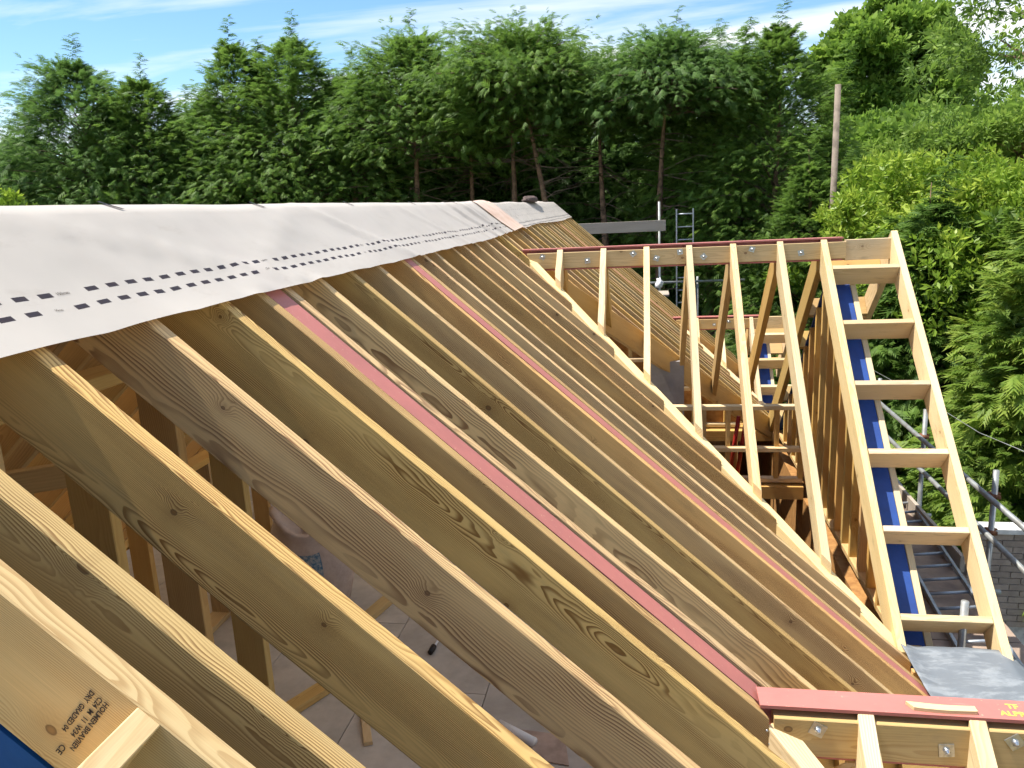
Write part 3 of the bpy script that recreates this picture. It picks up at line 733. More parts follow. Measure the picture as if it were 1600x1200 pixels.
hw = thing('house_walls', 'sheathed timber frame walls of the house below the roof', 'wall', (-1.7, 7.6, GZ))
box('wall_panel', (1.60, 0.995, GZ), (1.74, 14.3, FZ - 0.145), M_OSB, hw)
box('wall_panel', (-5.24, 0.995, GZ), (-5.10, 14.3, -3.10), M_OSB, hw)
def endwall(y0, y1, m):
    o = 0.235 / K
    poly = [(1.598, y0, GZ), (1.598, y0, roof_z(1.598) - o), (RX, y0, RZ - o), (2 * RX - 1.598, y0, roof_z(1.598) - o), (2 * RX - 1.598, y0, GZ)]
    return prism('end_wall', poly, (0, y1 - y0, 0), m, hw)
endwall(0.998, 1.07, M_TARP)['label'] = 'bright blue sheeted end wall'
endwall(14.30, 14.42, M_OSB)
# knee wall strips at the eaves between dormers
for a, b in ((3.75, 4.80), (10.3, 11.4)):
    for k in range(3): beam('stud', (1.60, a + k * 0.45 + 0.05, FZ), (1.60, a + k * 0.45 + 0.05, -2.93 + 0.0), 0.045, 0.14, M_STUD, hw, (-1, 0, 0))

# spine stud wall below the ridge
sw = thing('stud_wall', 'dark stud wall below the ridge seen through the nearest rafters', 'wall', (RX, 3.6, FZ))
for k in range(5):
    y = 1.30 + 0.40 * k
    beam('stud', (RX + 0.07, y, FZ + 0.045), (RX + 0.07, y, -0.495), 0.047, 0.14, M_STUD, sw, (1, 0, 0))
    if k % 2 == 1 and k < 12: beam('noggin', (RX + 0.07, y + 0.024, -2.05), (RX + 0.07, y + 0.376, -2.05), 0.047, 0.14, M_STUD, sw, (1, 0, 0))
beam('top_plate', (RX, 1.1, -0.45), (RX, 2.95, -0.45), 0.14, 0.045, M_STUD, sw); beam('sole_plate', (RX, 1.1, FZ + 0.045), (RX, 2.95, FZ + 0.045), 0.14, 0.045, M_STUD, sw)
sv = thing('stud_wall', 'row of studs under the opposite slope glimpsed far below the membrane', 'wall', (-3.3, 3.6, FZ))
for k in range(12): beam('stud', (-3.23, 1.5 + 0.4 * k, FZ + 0.045), (-3.23, 1.5 + 0.4 * k, -1.745), 0.047, 0.14, M_STUD, sv, (1, 0, 0))
beam('top_plate', (-3.3, 1.1, -1.70), (-3.3, 6.1, -1.70), 0.14, 0.045, M_STUD, sv); beam('sole_plate', (-3.3, 1.1, FZ + 0.045), (-3.3, 6.1, FZ + 0.045), 0.14, 0.045, M_STUD, sv)
# collars and braces above the wall
for y, z, a in ((1.70, -0.80, 0.35), (2.60, -0.95, -0.3)):
    beam('brace', (RX - 1.3, y + a, z), (RX - 0.1, y, z + 0.12), 0.045, 0.095, M_STUD, roof)
# cross wall and clutter below the middle dormer
cw = thing('partition_wall', 'sheathed partition with pale rails under the far side of middle dormer', 'wall', (0.2, 10.6, FZ))
prism('sheathing_board', [(-1.7, 10.62, FZ), (1.2, 10.62, FZ), (1.2, 10.62, roof_z(1.2) - 0.32), (-1.7, 10.62, roof_z(-1.7) - 0.32)], (0, 0.02, 0), M_OSB, cw)
for k in range(7): beam('stud', (-1.5 + 0.42 * k, 10.52, FZ), (-1.5 + 0.42 * k, 10.52, roof_z(-1.5 + 0.42 * k) - 0.38), 0.045, 0.095, M_STUD, cw, (0, -1, 0))
for z, xq in ((FZ + 0.045, 1.2), (-2.45, 0.55), (-2.05, 0.1)): beam('rail', (-1.7, 10.455, z), (xq, 10.455, z), 0.09, 0.045, M_PINE, cw)
beam('brace', (0.05, 10.38, -2.75), (0.45, 10.38, -2.3), 0.045, 0.045, M_PINE, cw, (0, -1, 0))
gp = tag(box('grey_panel', (0.02, 8.95, FZ), (0.40, 9.01, -1.80), M_GREYP), 'plain grey board standing below the middle dormer', 'panel')
for k, x in enumerate((0.62, 0.70)):
    tag(tube('red_pipe', [(x + 0.25, 8.50, FZ - 0.022), (x + 0.33, 8.40, -2.30)], 0.022, M_RED), ('left' if k == 0 else 'right') + ' one of two red pipes leaning on the partition', 'pipe')
pw = thing('partition_wall', 'low stud partition with pale rails below the middle dormer ridge', 'wall', (0.8, 8.3, FZ))
for k in range(7): beam('stud', (0.08 + 0.25 * k, 8.276, FZ), (0.08 + 0.25 * k, 8.276, -2.2), 0.045, 0.095, M_STUD, pw, (0, -1, 0))
for z in (-2.155, -2.6, FZ + 0.045): beam('rail', (0.0, 8.27 if z == -2.6 else 8.32, z), (1.60, 8.27 if z == -2.6 else 8.32, z), 0.095, 0.045, M_PINE, pw)
pq = thing('partition_wall', 'low stud partition running along the roof below the middle dormer', 'wall', (0.02, 6.9, FZ))
for k in range(6): beam('stud', (0.10, 5.9 + 0.46 * k, FZ), (0.10, 5.9 + 0.46 * k, -2.25), 0.045, 0.095, M_STUD, pq, (1, 0, 0))
beam('rail', (0.05, 5.8, -2.2), (0.05, 8.25, -2.2), 0.095, 0.045, M_PINE, pq)
# things on the attic floor
def bag(c, label):
    t = thing('rubble_bag', label, 'bag', c)
    vs, fs = [], []; n = 20; prof = [(0.20, 0.0), (0.27, 0.05), (0.30, 0.22), (0.29, 0.42), (0.26, 0.58), (0.21, 0.68), (0.23, 0.75), (0.19, 0.77), (0.15, 0.66), (0.05, 0.60)]
    for r_, z in prof:
        for i in range(n):
            a = 2 * math.pi * i / n; k = 1 + 0.16 * fbm(math.cos(a) * 1.2, math.sin(a) * 1.2, z * 3)
            vs.append((c[0] + r_ * k * math.cos(a) * 1.15, c[1] + r_ * k * math.sin(a) * 0.85, c[2] + z * (1 + 0.12 * math.sin(2 * a + 1))))
    for j in range(len(prof) - 1):
        for i in range(n): i2 = (i + 1) % n; fs.append((j * n + i, j * n + i2, (j + 1) * n + i2, (j + 1) * n + i))
    fs.append(tuple(range(n - 1, -1, -1))); fs.append(tuple((len(prof) - 1) * n + i for i in range(n)))
    mk('sack', vs, fs, M_BAG, t, True)
    pv, pf = [], []
    for j in range(6):
        for i in range(7):
            a = -1.9 + 0.16 * i; z = 0.20 + 0.08 * j; r_ = np.interp(z, [0.05, 0.22, 0.42, 0.58, 0.68], [0.27, 0.30, 0.29, 0.26, 0.21])
            k = 1 + 0.16 * fbm(math.cos(a) * 1.2, math.sin(a) * 1.2, z * 3)
            pv.append((c[0] + (r_ * k + 0.006) * math.cos(a) * 1.15, c[1] + (r_ * k + 0.006) * math.sin(a) * 0.85, c[2] + z * (1 + 0.12 * math.sin(2 * a + 1))))
    for j in range(5):
        for i in range(6): a = j * 7 + i; pf.append((a, a + 1, a + 8, a + 7))
    o = mk('print', pv, pf, M_BAGP, t, True); o['label'] = 'dark blue printed panel'
bag((-2.62, 5.30, FZ), 'pale dusty building bag with blue print between the rafters')
tag(beam('floor_timber', (-2.32, 3.80, FZ + 0.05), (-1.98, 4.45, FZ + 0.05), 0.11, 0.048, M_STUD, None), 'short timber lying askew on the floor near the studs', 'timber')
tag(beam('floor_timber', (-2.20, 4.80, FZ + 0.05), (-2.0, 5.6, FZ + 0.05), 0.10, 0.048, M_STUD, None), 'short timber lying on the floor below the bag', 'timber')
for (x, y, a, L, lab) in ((-1.15, 3.35, 0.5, 0.26, 'short pale offcut on the floor nearest the camera'), (-1.62, 3.75, 2.0, 0.34, 'pale offcut on the floor left of the white tube'), (-0.55, 4.6, 1.1, 0.22, 'small offcut on the floor beyond the white tube'), (-1.9, 2.9, 0.2, 0.30, 'offcut on the floor at the end of the dark studs')):
    tag(beam('floor_offcut', (x, y, FZ + 0.026), (x + L * math.cos(a), y + L * math.sin(a), FZ + 0.026), 0.05, 0.024, M_PINE, None), lab, 'offcut')
tag(tube('plastic_tube', [(-0.89, 3.98, FZ + 0.03), (-0.66, 3.84, FZ + 0.03)], 0.028, M_WHITE), 'white plastic tube lying on the attic floor', 'tube')
tag(prism('cardboard_piece', [(-0.84, 3.76, FZ + 0.004), (-0.45, 3.70, FZ + 0.004), (-0.50, 3.95, FZ + 0.004), (-0.86, 3.98, FZ + 0.004)], (0, 0, 0.006), plain('cardboard', (0.50, 0.37, 0.30), 0.8)), 'flat tan card beside the white tube on the floor', 'card')
sd_ = thing('screwdriver', 'small tool with white shaft and black grip on the floor', 'screwdriver', (-1.50, 4.76, FZ))
tube('shaft', [(-1.505, 4.77, FZ + 0.02), (-1.49, 4.93, FZ + 0.02)], 0.009, M_WHITE, sd_, 8); tube('grip', [(-1.51, 4.70, FZ + 0.024), (-1.505, 4.775, FZ + 0.024)], [0.020, 0.022], M_BLACK, sd_, 8)

# ------------------------------------------------------------------ scaffold beside the dormers
sc = thing('scaffold', 'grey tube scaffold with boarded deck beside the ladder overhang', 'scaffold', (2.7, 8.0, GZ))
OX, DZ = 2.86, -3.46
for y, zt in ((5.10, -2.45), (6.93, -2.38), (8.70, -2.31), (10.4, -2.35), (12.2, -2.35)):
    tube('standard', [(OX + 0.055, y, GZ), (OX + 0.055, y, zt)], 0.0242, M_GALV, sc, 12)
    yi = 5.05 if y < 5.5 else y - 0.04; xi = 2.01 if y < 5.5 else 1.96
    tube('standard', [(xi, yi, GZ), (xi, yi, -2.63 if y < 5.5 else -3.3)], 0.0242, M_GALV, sc, 12)
    tube('transom', [(1.92, y + 0.055, DZ - 0.075), (OX + 0.2, y + 0.055, DZ - 0.075)], 0.0242, M_GALV, sc, 10)
    for z in (-2.61, -2.94):
        tube('coupler', [(OX + 0.09, y - 0.04, z), (OX + 0.03, y - 0.032, z), (OX + 0.03, y + 0.038, z), (OX + 0.09, y + 0.034, z + 0.006), (OX + 0.12, y + 0.04, z + 0.006)], [0.018, 0.027, 0.027, 0.018, 0.008], M_RUST, sc, 7)
for z in (-2.61, -2.94, DZ - 0.15):
    tube('ledger', [(OX, 3.9, z), (OX, 12.9, z)], 0.0242, M_GALV, sc, 12)
for i in range(2):
    y = 3.6
    while y < 12.8:
        x0 = 1.86 + i * 0.48; box('deck_board', (x0 + 0.004, y + 0.004, DZ - 0.022), (x0 + 0.472, y + 0.79, DZ + 0.002 * ((int(y * 10) + i) % 2)), M_DECK, sc); y += 0.8
beam('toe_board', (2.815, 7.2, DZ + 0.16), (2.815, 12.8, DZ + 0.16), 0.038, 0.16, M_BOARD, sc)
# aluminium ladder lying along the deck, its outer stile on the toe board
def ladder(name, a0, a1, off, n, rad, label, mat, box_=True):
    t = thing(name, label, 'ladder', a0); a0, a1, off = Vector(a0), Vector(a1), Vector(off)
    d = (a1 - a0).normalized(); nn = d.cross(off).normalized()
    for o_ in (Vector((0, 0, 0)), off): beam('stile', a0 + o_, a1 + o_, 0.026, 0.062, mat, t, tuple(nn) if nn.z > 0.05 or abs(nn.z) < 0.05 else tuple(-nn))
    L = (a1 - a0).length
    for k in range(n):
        p = a0 + d * (L * (k + 0.6) / n) - (nn if nn.z >= -0.05 else -nn) * 0.03; tube('rung', [p, p + off], rad, mat, t, 8)
    return t
ladder('ladder', (2.18, 4.45, DZ + 0.075), (2.56, 9.6, DZ + 0.075), (0.33, -0.03, 0.05), 20, 0.014, 'aluminium ladder lying flat along the scaffold deck', M_ALU)

# far scaffold, its board, ladder and bits
fs_ = thing('scaffold', 'far scaffold with one grey guard board beyond the roof end', 'scaffold', (0.3, 17.0, GZ))
for x, zt in ((0.253, -0.02), (1.04, -1.60), (-1.9, -0.1), (-4.2, -0.1)):
    tube('standard', [(x, 17.06, GZ), (x, 17.06, zt)], 0.0242, M_GALV, fs_, 10)
beam('guard_board', (-4.4, 17.0, -0.400), (0.385, 17.0, -0.400), 0.038, 0.225, M_BOARD, fs_)
tube('ledger', [(-4.4, 17.0, -1.70), (2.0, 17.0, -1.70)], 0.0242, M_GALV, fs_, 10)
for i in range(3): beam('deck_board', (-4.4, 16.0 + i * 0.24, -1.83), (0.42, 16.0 + i * 0.24, -1.83), 0.225, 0.038, M_BOARD, fs_)
for x in (-4.2, -1.9, 0.253): tube('transom', [(x, 15.8, -1.90), (x, 17.3, -1.90)], 0.0242, M_GALV, fs_, 8)
ladder('ladder', (0.605, 16.9, GZ), (0.605, 17.0, -0.19), (0.337, 0, 0), 21, 0.014, 'upright grey ladder against the far scaffold', M_ALU)
lump('plastic_bag', (0.24, 16.90, -1.80), (0.075, 0.06, 0.11), M_WHITE, 8.0, 'white plastic bag hung by the far scaffold post', 'bag', None, 0.5)

# brick garden wall beyond the scaffold
bw = thing('brick_wall', 'grey brown brick wall with white coping behind the scaffold', 'wall', (5.4, 8.9, GZ))
box('mortar_core', (3.50, 8.83, GZ), (7.6, 8.96, -3.76), M_MORTAR, bw)
bl = None
for r in range(15):
    zb = -3.76 - 0.075 * (r + 1)
    k = 0; x = 3.50 - (0.1125 if r % 2 else 0)
    while x < 7.3:
        x0 = max(x, 3.50); x1 = min(x + 0.215, 7.6)
        if x1 - x0 > 0.03:
            if x1 - x0 > 0.2149 and bl is not None:
                o = bpy.data.objects.new('brick', bl); place(o, bw, Matrix.Translation(up(((x0 + x1) / 2, 8.8255 + random.uniform(-0.002, 0.002), zb))))
            else:
                o = box('brick', (x0, 8.812, zb), (x1, 8.839, zb + 0.065), M_BRICK, bw)
                if bl is None and x1 - x0 > 0.2149: bl = o.data
        x += 0.225
beam('coping', (3.46, 8.89, -3.70), (7.64, 8.89, -3.70), 0.22, 0.058, M_COPE, bw)

# ------------------------------------------------------------------ foliage builders
def build_crown(name, mat, parent, T_v, T_f, T_t, pos, dr, upv, sc_, tint, origin):
    N = len(pos); m = len(T_v); k = len(T_f)
    x = dr / np.linalg.norm(dr, axis=1, keepdims=True)
    z = upv - x * np.sum(upv * x, axis=1, keepdims=True); z /= (np.linalg.norm(z, axis=1, keepdims=True) + 1e-9)
    y = np.cross(z, x)
    V = pos[:, None, :] + sc_[:, None, None] * (T_v[None, :, 0, None] * x[:, None, :] + T_v[None, :, 1, None] * y[:, None, :] + T_v[None, :, 2, None] * z[:, None, :])
    og = np.array(origin); V = (V - og).reshape(-1, 3).astype(np.float32)
    nf = T_f.shape[1]; F = (T_f[None] + (np.arange(N) * m)[:, None, None]).reshape(-1, nf).astype(np.int32)
    me = bpy.data.meshes.new(name); me.vertices.add(len(V)); me.vertices.foreach_set('co', V.ravel())
    me.loops.add(F.size); me.loops.foreach_set('vertex_index', F.ravel())
    me.polygons.add(len(F)); me.polygons.foreach_set('loop_start', np.arange(0, F.size, nf, dtype=np.int32))
    me.polygons.foreach_set('loop_total', np.full(len(F), nf, np.int32))
    me.update(calc_edges=True)
    at = me.attributes.new('tint', 'FLOAT', 'POINT')
    tt = np.clip(tint[:, None] + T_t[None, :], 0, 1).astype(np.float32).ravel(); at.data.foreach_set('value', tt)
    me.materials.append(mat)
    return place(bpy.data.objects.new(name, me), parent, Matrix.Translation(up(origin)))

def spray_template(pairs=6, droop=0.25, wid=0.055, ang=42, ll=0.5):
    vs, fs, tt = [], [], []
    def leaf(p, d, L, w):
        d = np.array(d) / np.linalg.norm(d); s = np.array([-d[1], d[0], 0.0]); s /= np.linalg.norm(s)
        p = np.array(p); b = len(vs)
        q = p + d * L; q[2] -= droop * L * 0.7
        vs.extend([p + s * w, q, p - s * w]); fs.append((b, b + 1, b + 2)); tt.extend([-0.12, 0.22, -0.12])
    for i in range(pairs):
        t = 0.06 + 0.80 * i / pairs; zc = -droop * t * t
        for sd in (-1, 1):
            a = math.radians(ang - 8 * t); L = ll * (1 - 0.5 * t)
            leaf((t, 0, zc + 0.02 * sd), (math.cos(a), sd * math.sin(a), -0.10), L, wid * (1 - 0.3 * t))
    leaf((0.0, 0, 0), (1, 0, -droop * 0.5), 0.62, wid * 0.7); leaf((0.55, 0, -droop * 0.30), (1, 0, -droop * 1.3), 0.45, wid * 0.9)
    return np.array(vs), np.array(fs), np.array(tt)
SPRAY = spray_template(4, 0.50, 0.062, 44, 0.62); SPRAY_N = spray_template(5, 0.70, 0.080, 42, 0.57)
def leaf_template(n=5, wid=0.28, spread=1.0, seed=1):
    rg = np.random.default_rng(seed); vs, fs, tt = [], [], []
    for i in range(n):
        a = 2 * math.pi * i / n + rg.uniform(-.4, .4); e = rg.uniform(-0.3, 0.7)
        d = np.array([math.cos(a) * math.cos(e) * spread + 0.45, math.sin(a) * math.cos(e) * spread, math.sin(e)]); d /= np.linalg.norm(d)
        s = np.cross(d, rg.normal(size=3)); s /= np.linalg.norm(s); L = rg.uniform(0.6, 1.0); b = len(vs)
        p0 = d * 0.12; vs.extend([p0, p0 + d * L * .5 + s * wid * L, p0 + d * L, p0 + d * L * .5 - s * wid * L]); fs.append((b, b + 1, b + 2, b + 3)); o = rg.uniform(-.15, .15); tt.extend([o - .05, o, o + .1, o])
    return np.array(vs), np.array(fs), np.array(tt)
LEAF = leaf_template(6, 0.30); LAUREL = leaf_template(8, 0.17, 0.75, 4); ASHL = leaf_template(7, 0.16, 0.9, 6)

def conifer(px, r, top_py, R, zb, n, s, seed, label, mat=None, tmpl=None, bare=0.0, lean=(0, 0), name='conifer_tree', group='conifers behind the house', tint0=0.38, nb=None, full=1.0, base=None, shape=0.86):
    rg = np.random.default_rng(seed)
    b = at_dist(px, 320, r) if base is None else Vector(base); top = at_dist(px, top_py, r).z if base is None else top_py
    gz = GZ + 0.0
    if b.x > 3.6: gz += min((b.x - 3.6) * 0.10, 9)
    H = top - gz
    t = thing(name, label, 'tree', (b.x, b.y, gz), group)
    # trunk
    pts, rad = [], []
    for i in range(9):
        q = i / 8; pts.append((b.x + lean[0] * q * q + 0.10 * math.sin(q * 5 + seed), b.y + lean[1] * q * q, gz - 0.1 + (H * 0.93 + 0.1) * q)); rad.append((0.21 if bare else 0.16) * (1 - q) ** 1.15 + 0.006)
    tube('trunk', pts, rad, M_BARK, t, 8)
    def axis(z):
        q = np.clip((z - gz) / H, 0, 1); return np.stack([b.x + lean[0] * q * q, b.y + lean[1] * q * q, z], -1)
    nb = nb or int(70 + H * 8)
    P, Dv, U, SC, TI = [], [], [], [], []
    per = max(4, int(n / nb))
    zlo = gz + zb
    br = []
    for k in range(nb):
        q = (k + rg.uniform(0, 1)) / nb; q = q ** 0.92
        z = zlo + (top - 0.9 - zlo) * q
        az = k * 2.399 + rg.uniform(-.4, .4)
        prof = (1 - q) ** shape * (0.6 + 0.4 * min(1, q / 0.15)) + 0.035
        L = R * prof * rg.uniform(0.75, 1.18)
        rise = 0.30 + 0.75 * q + rg.uniform(-.12, .12); dr_ = 0.42 * (1 - 0.6 * q) + rg.uniform(-.08, .16)
        d = np.array([math.cos(az), math.sin(az), 0]); sdv = np.array([-d[1], d[0], 0])
        o = axis(np.array(z))
        br.append((o, d, L, rise, dr_))
        m = max(4, int(per * (0.45 + 0.9 * L / R)))
        u = rg.uniform(0.18, 1.0, m) ** 0.75
        lat = rg.normal(0, 0.20, m) * L * (1.05 - 0.6 * u) * full
        hz = rise * u - dr_ * u * u
        p = o + d * (L * u)[:, None] + sdv * lat[:, None]; p[:, 2] += L * hz + rg.normal(0, 0.07, m) * L - np.abs(lat) * 0.15
        slope = rise - 2 * dr_ * u
        dv = d[None] + sdv[None] * (rg.normal(0, 0.55, m) + np.sign(lat) * 0.35)[:, None]; dv[:, 2] += slope * 0.9 + rg.normal(0.05 + 0.35 * q, 0.30, m)
        uu = np.tile(np.array([0, 0, 1.0]), (m, 1)) + rg.normal(0, 0.38, (m, 3)) - d[None] * 0.15
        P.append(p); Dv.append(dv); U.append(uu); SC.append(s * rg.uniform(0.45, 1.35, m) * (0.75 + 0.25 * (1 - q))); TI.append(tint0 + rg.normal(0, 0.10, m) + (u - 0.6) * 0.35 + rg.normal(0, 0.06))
    m = int(n * (0.5 if tmpl is None else 0.25)); q = rg.uniform(0, 1, m) ** 1.1; az = rg.uniform(0, 6.283, m)
    rr = R * ((1 - q) ** shape * (0.6 + 0.4 * np.minimum(1, q / 0.15)) + 0.03) * rg.uniform(0.62, 1.02, m)
    z = zlo + (top - 0.9 - zlo) * q + 0.10 * rr
    c = axis(z); p = c + np.stack([np.cos(az) * rr, np.sin(az) * rr, 0 * z], -1)
    dv = np.stack([np.cos(az), np.sin(az), 0 * az], -1) + rg.normal(0, 0.45, (m, 3)); dv[:, 2] += 0.15 + 0.5 * q
    P.append(p); Dv.append(dv); U.append(np.array([0, 0, 1.0]) + rg.normal(0, 0.45, (m, 3))); SC.append(s * rg.uniform(0.5, 1.1, m)); TI.append(tint0 - 0.04 + rg.normal(0, 0.12, m))
    # nodding leaders
    for k in range(5):
        ox, oy = (0, 0) if k == 0 else rg.uniform(-0.5, 0.5, 2) * R * (0.5 + 0.12 * k)
        ln = (1.0 if k == 0 else rg.uniform(0.5, 0.8)) * 2.0; m = 64
        u = np.linspace(0, 1, m); z = top - (0 if k == 0 else rg.uniform(0.3, 0.8) + 0.25 * k) - ln * (1 - u)
        p = np.stack([b.x + lean[0] + ox + 0.18 * u * u, b.y + lean[1] + oy + 0 * u, z], -1); az = rg.uniform(0, 6.28, m)
        dv = np.stack([np.cos(az), np.sin(az), 0.75 - 0.5 * rg.uniform(0, 1, m)], -1)
        P.append(p); Dv.append(dv); U.append(rg.normal(0, 0.3, (m, 3)) + np.array([0, 0, 1])); SC.append(s * (0.85 + 1.1 * (1 - u)) * rg.uniform(.8, 1.1, m)); TI.append(np.full(m, tint0))
    P, Dv, U, SC, TI = (np.concatenate(a) for a in (P, Dv, U, SC, TI))
    tm = tmpl or SPRAY
    cr_ = build_crown('crown', mat or F_CON, t, tm[0], tm[1], tm[2], P, Dv, U, SC, TI, (b.x, b.y, zlo))
    stuff(cr_)
    # limbs: real geometry, joined into one part
    vs, fs = [], []
    for (o, d, L, rise, dr_) in br[::2]:
        for i in range(4):
            u = i / 3 * 0.8; c = o + d * (L * u); c[2] += L * (rise * u - dr_ * u * u); w = 0.035 * (1 - u) * (L / R + 0.3)
            for a in range(3): an = a * 2.094; vs.append((c[0] - d[1] * w * math.cos(an), c[1] + d[0] * w * math.cos(an), c[2] + w * math.sin(an)))
        b_ = len(vs) - 12
        for i in range(3):
            for a in range(3): a2 = (a + 1) % 3; fs.append((b_ + i * 3 + a, b_ + i * 3 + a2, b_ + i * 3 + 3 + a2, b_ + i * 3 + 3 + a))
    if bare > 0:                                               # dead twigs on the bare lower trunk
        for k in range(int(70 * bare)):
            z = gz + zb * rg.uniform(0.25, 1.1); az = rg.uniform(0, 6.28); L = rg.uniform(0.6, 1.9); o = axis(np.array(z)); d = np.array([math.cos(az), math.sin(az), rg.uniform(-0.25, 0.45)])
            for i in range(4):
                u = i / 3; c = o + d * L * u + rg.normal(0, 0.05, 3) * u + np.array([0, 0, -0.2 * u * u * L]); w = 0.014 * (1 - u) + 0.003
                for a in range(3): an = a * 2.094; vs.append((c[0] - d[1] * w * math.cos(an), c[1] + d[0] * w * math.cos(an), c[2] + w * math.sin(an)))
            b_ = len(vs) - 12
            for i in range(3):
                for a in range(3): a2 = (a + 1) % 3; fs.append((b_ + i * 3 + a, b_ + i * 3 + a2, b_ + i * 3 + 3 + a2, b_ + i * 3 + 3 + a))
    stuff(mk('limbs', vs, fs, M_TWIG, t))
    return t

def broadleaf(c, gz, rx, rz, n, s, seed, label, mat, tmpl, name='broadleaf_tree', cat='tree', clus=60, upward=0.0, trunk=True, group=None, tint0=0.4, cs=0.28, nl=9):
    """c: crown centre."""
    rg = np.random.default_rng(seed); c = np.array(c)
    t = thing(name, label, cat, (c[0], c[1], gz), group)
    if trunk:
        tp = [(c[0] + 0.1 * math.sin(i), c[1], gz - 0.1 + (c[2] - gz + rz * 0.35) * i / 6) for i in range(7)]
        tube('trunk', tp, [max(0.05, 0.055 * rx) * (1.25 - 0.14 * i) for i in range(7)], M_BARK, t, 8)
        for k in range(nl):
            a = 2.399 * k; e = rg.uniform(0.2, 0.9); L = rx * rg.uniform(.4, .65)
            p0 = np.array([c[0], c[1], c[2] - rz * rg.uniform(0.1, 0.6)]); d = np.array([math.cos(a) * math.cos(e), math.sin(a) * math.cos(e), math.sin(e)])
            tube('limb', [tuple(p0), tuple(p0 + d * L * .5 + np.array([0, 0, .03 * L])), tuple(p0 + d * L)], [0.028 * rx, 0.016 * rx, 0.005 * rx], M_BARK, t, 6)
    P, Dv, SC, TI = [], [], [], []
    for k in range(clus):
        d = rg.normal(size=3); d /= np.linalg.norm(d); d[2] = d[2] if d[2] > -0.55 else -d[2] * 0.5
        rr = rg.uniform(0.45, 1.0) ** 0.5; cc = c + d * np.array([rx, rx, rz]) * rr * (1 + 0.12 * rg.normal())
        m = int(n / clus); q = rg.normal(size=(m, 3)); q /= np.linalg.norm(q, axis=1, keepdims=True); q *= (rg.uniform(0.25, 1, (m, 1)) ** 0.6)
        p = cc + q * np.array([rx, rx, rz * 0.8]) * cs * rg.uniform(0.7, 1.25)
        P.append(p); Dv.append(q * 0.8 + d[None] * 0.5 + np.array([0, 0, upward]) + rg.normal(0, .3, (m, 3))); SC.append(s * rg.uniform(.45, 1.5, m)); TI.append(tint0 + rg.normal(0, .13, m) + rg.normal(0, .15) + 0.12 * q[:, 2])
    P, Dv, SC, TI = (np.concatenate(a) for a in (P, Dv, SC, TI))
    U = rg.normal(size=P.shape)
    keep = P[:, 2] > gz + 0.1
    cr_ = build_crown('crown', mat, t, tmpl[0], tmpl[1], tmpl[2], P[keep], Dv[keep], U[keep], SC[keep], TI[keep], (c[0], c[1], c[2]))
    stuff(cr_); return t

# back row of conifers, left to right
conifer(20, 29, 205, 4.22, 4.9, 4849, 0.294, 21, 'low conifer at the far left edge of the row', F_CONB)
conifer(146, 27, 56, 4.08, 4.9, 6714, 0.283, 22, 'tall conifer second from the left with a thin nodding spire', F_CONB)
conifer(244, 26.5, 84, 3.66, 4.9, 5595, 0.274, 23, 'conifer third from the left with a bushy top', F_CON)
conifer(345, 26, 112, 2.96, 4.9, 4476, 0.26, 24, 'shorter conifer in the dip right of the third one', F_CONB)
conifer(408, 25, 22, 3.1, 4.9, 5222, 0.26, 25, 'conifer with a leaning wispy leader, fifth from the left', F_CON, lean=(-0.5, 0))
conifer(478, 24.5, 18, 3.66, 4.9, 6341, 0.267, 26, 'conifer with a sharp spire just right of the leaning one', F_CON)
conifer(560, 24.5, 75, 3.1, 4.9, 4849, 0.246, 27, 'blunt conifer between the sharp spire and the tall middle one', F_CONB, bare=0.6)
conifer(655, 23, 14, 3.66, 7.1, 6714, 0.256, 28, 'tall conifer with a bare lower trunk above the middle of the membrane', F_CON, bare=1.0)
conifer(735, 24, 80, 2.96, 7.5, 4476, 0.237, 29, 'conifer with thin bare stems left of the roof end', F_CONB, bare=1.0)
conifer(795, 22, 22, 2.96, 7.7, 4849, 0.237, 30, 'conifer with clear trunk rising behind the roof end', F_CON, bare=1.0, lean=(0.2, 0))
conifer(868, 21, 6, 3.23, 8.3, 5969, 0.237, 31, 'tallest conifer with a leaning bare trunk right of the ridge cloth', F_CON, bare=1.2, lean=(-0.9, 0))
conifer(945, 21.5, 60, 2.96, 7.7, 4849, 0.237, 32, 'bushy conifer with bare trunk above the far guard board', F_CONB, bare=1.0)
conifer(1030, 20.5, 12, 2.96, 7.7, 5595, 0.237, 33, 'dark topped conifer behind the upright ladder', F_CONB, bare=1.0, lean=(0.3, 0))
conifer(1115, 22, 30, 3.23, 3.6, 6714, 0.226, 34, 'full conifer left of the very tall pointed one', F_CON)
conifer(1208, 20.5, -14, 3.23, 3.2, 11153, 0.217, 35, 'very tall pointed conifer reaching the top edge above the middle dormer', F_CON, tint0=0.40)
conifer(1262, 18.2, 195, 2.42, 0.8, 6714, 0.208, 36, 'dense low conifer behind the dormer ridge end', F_CON, tint0=0.36)
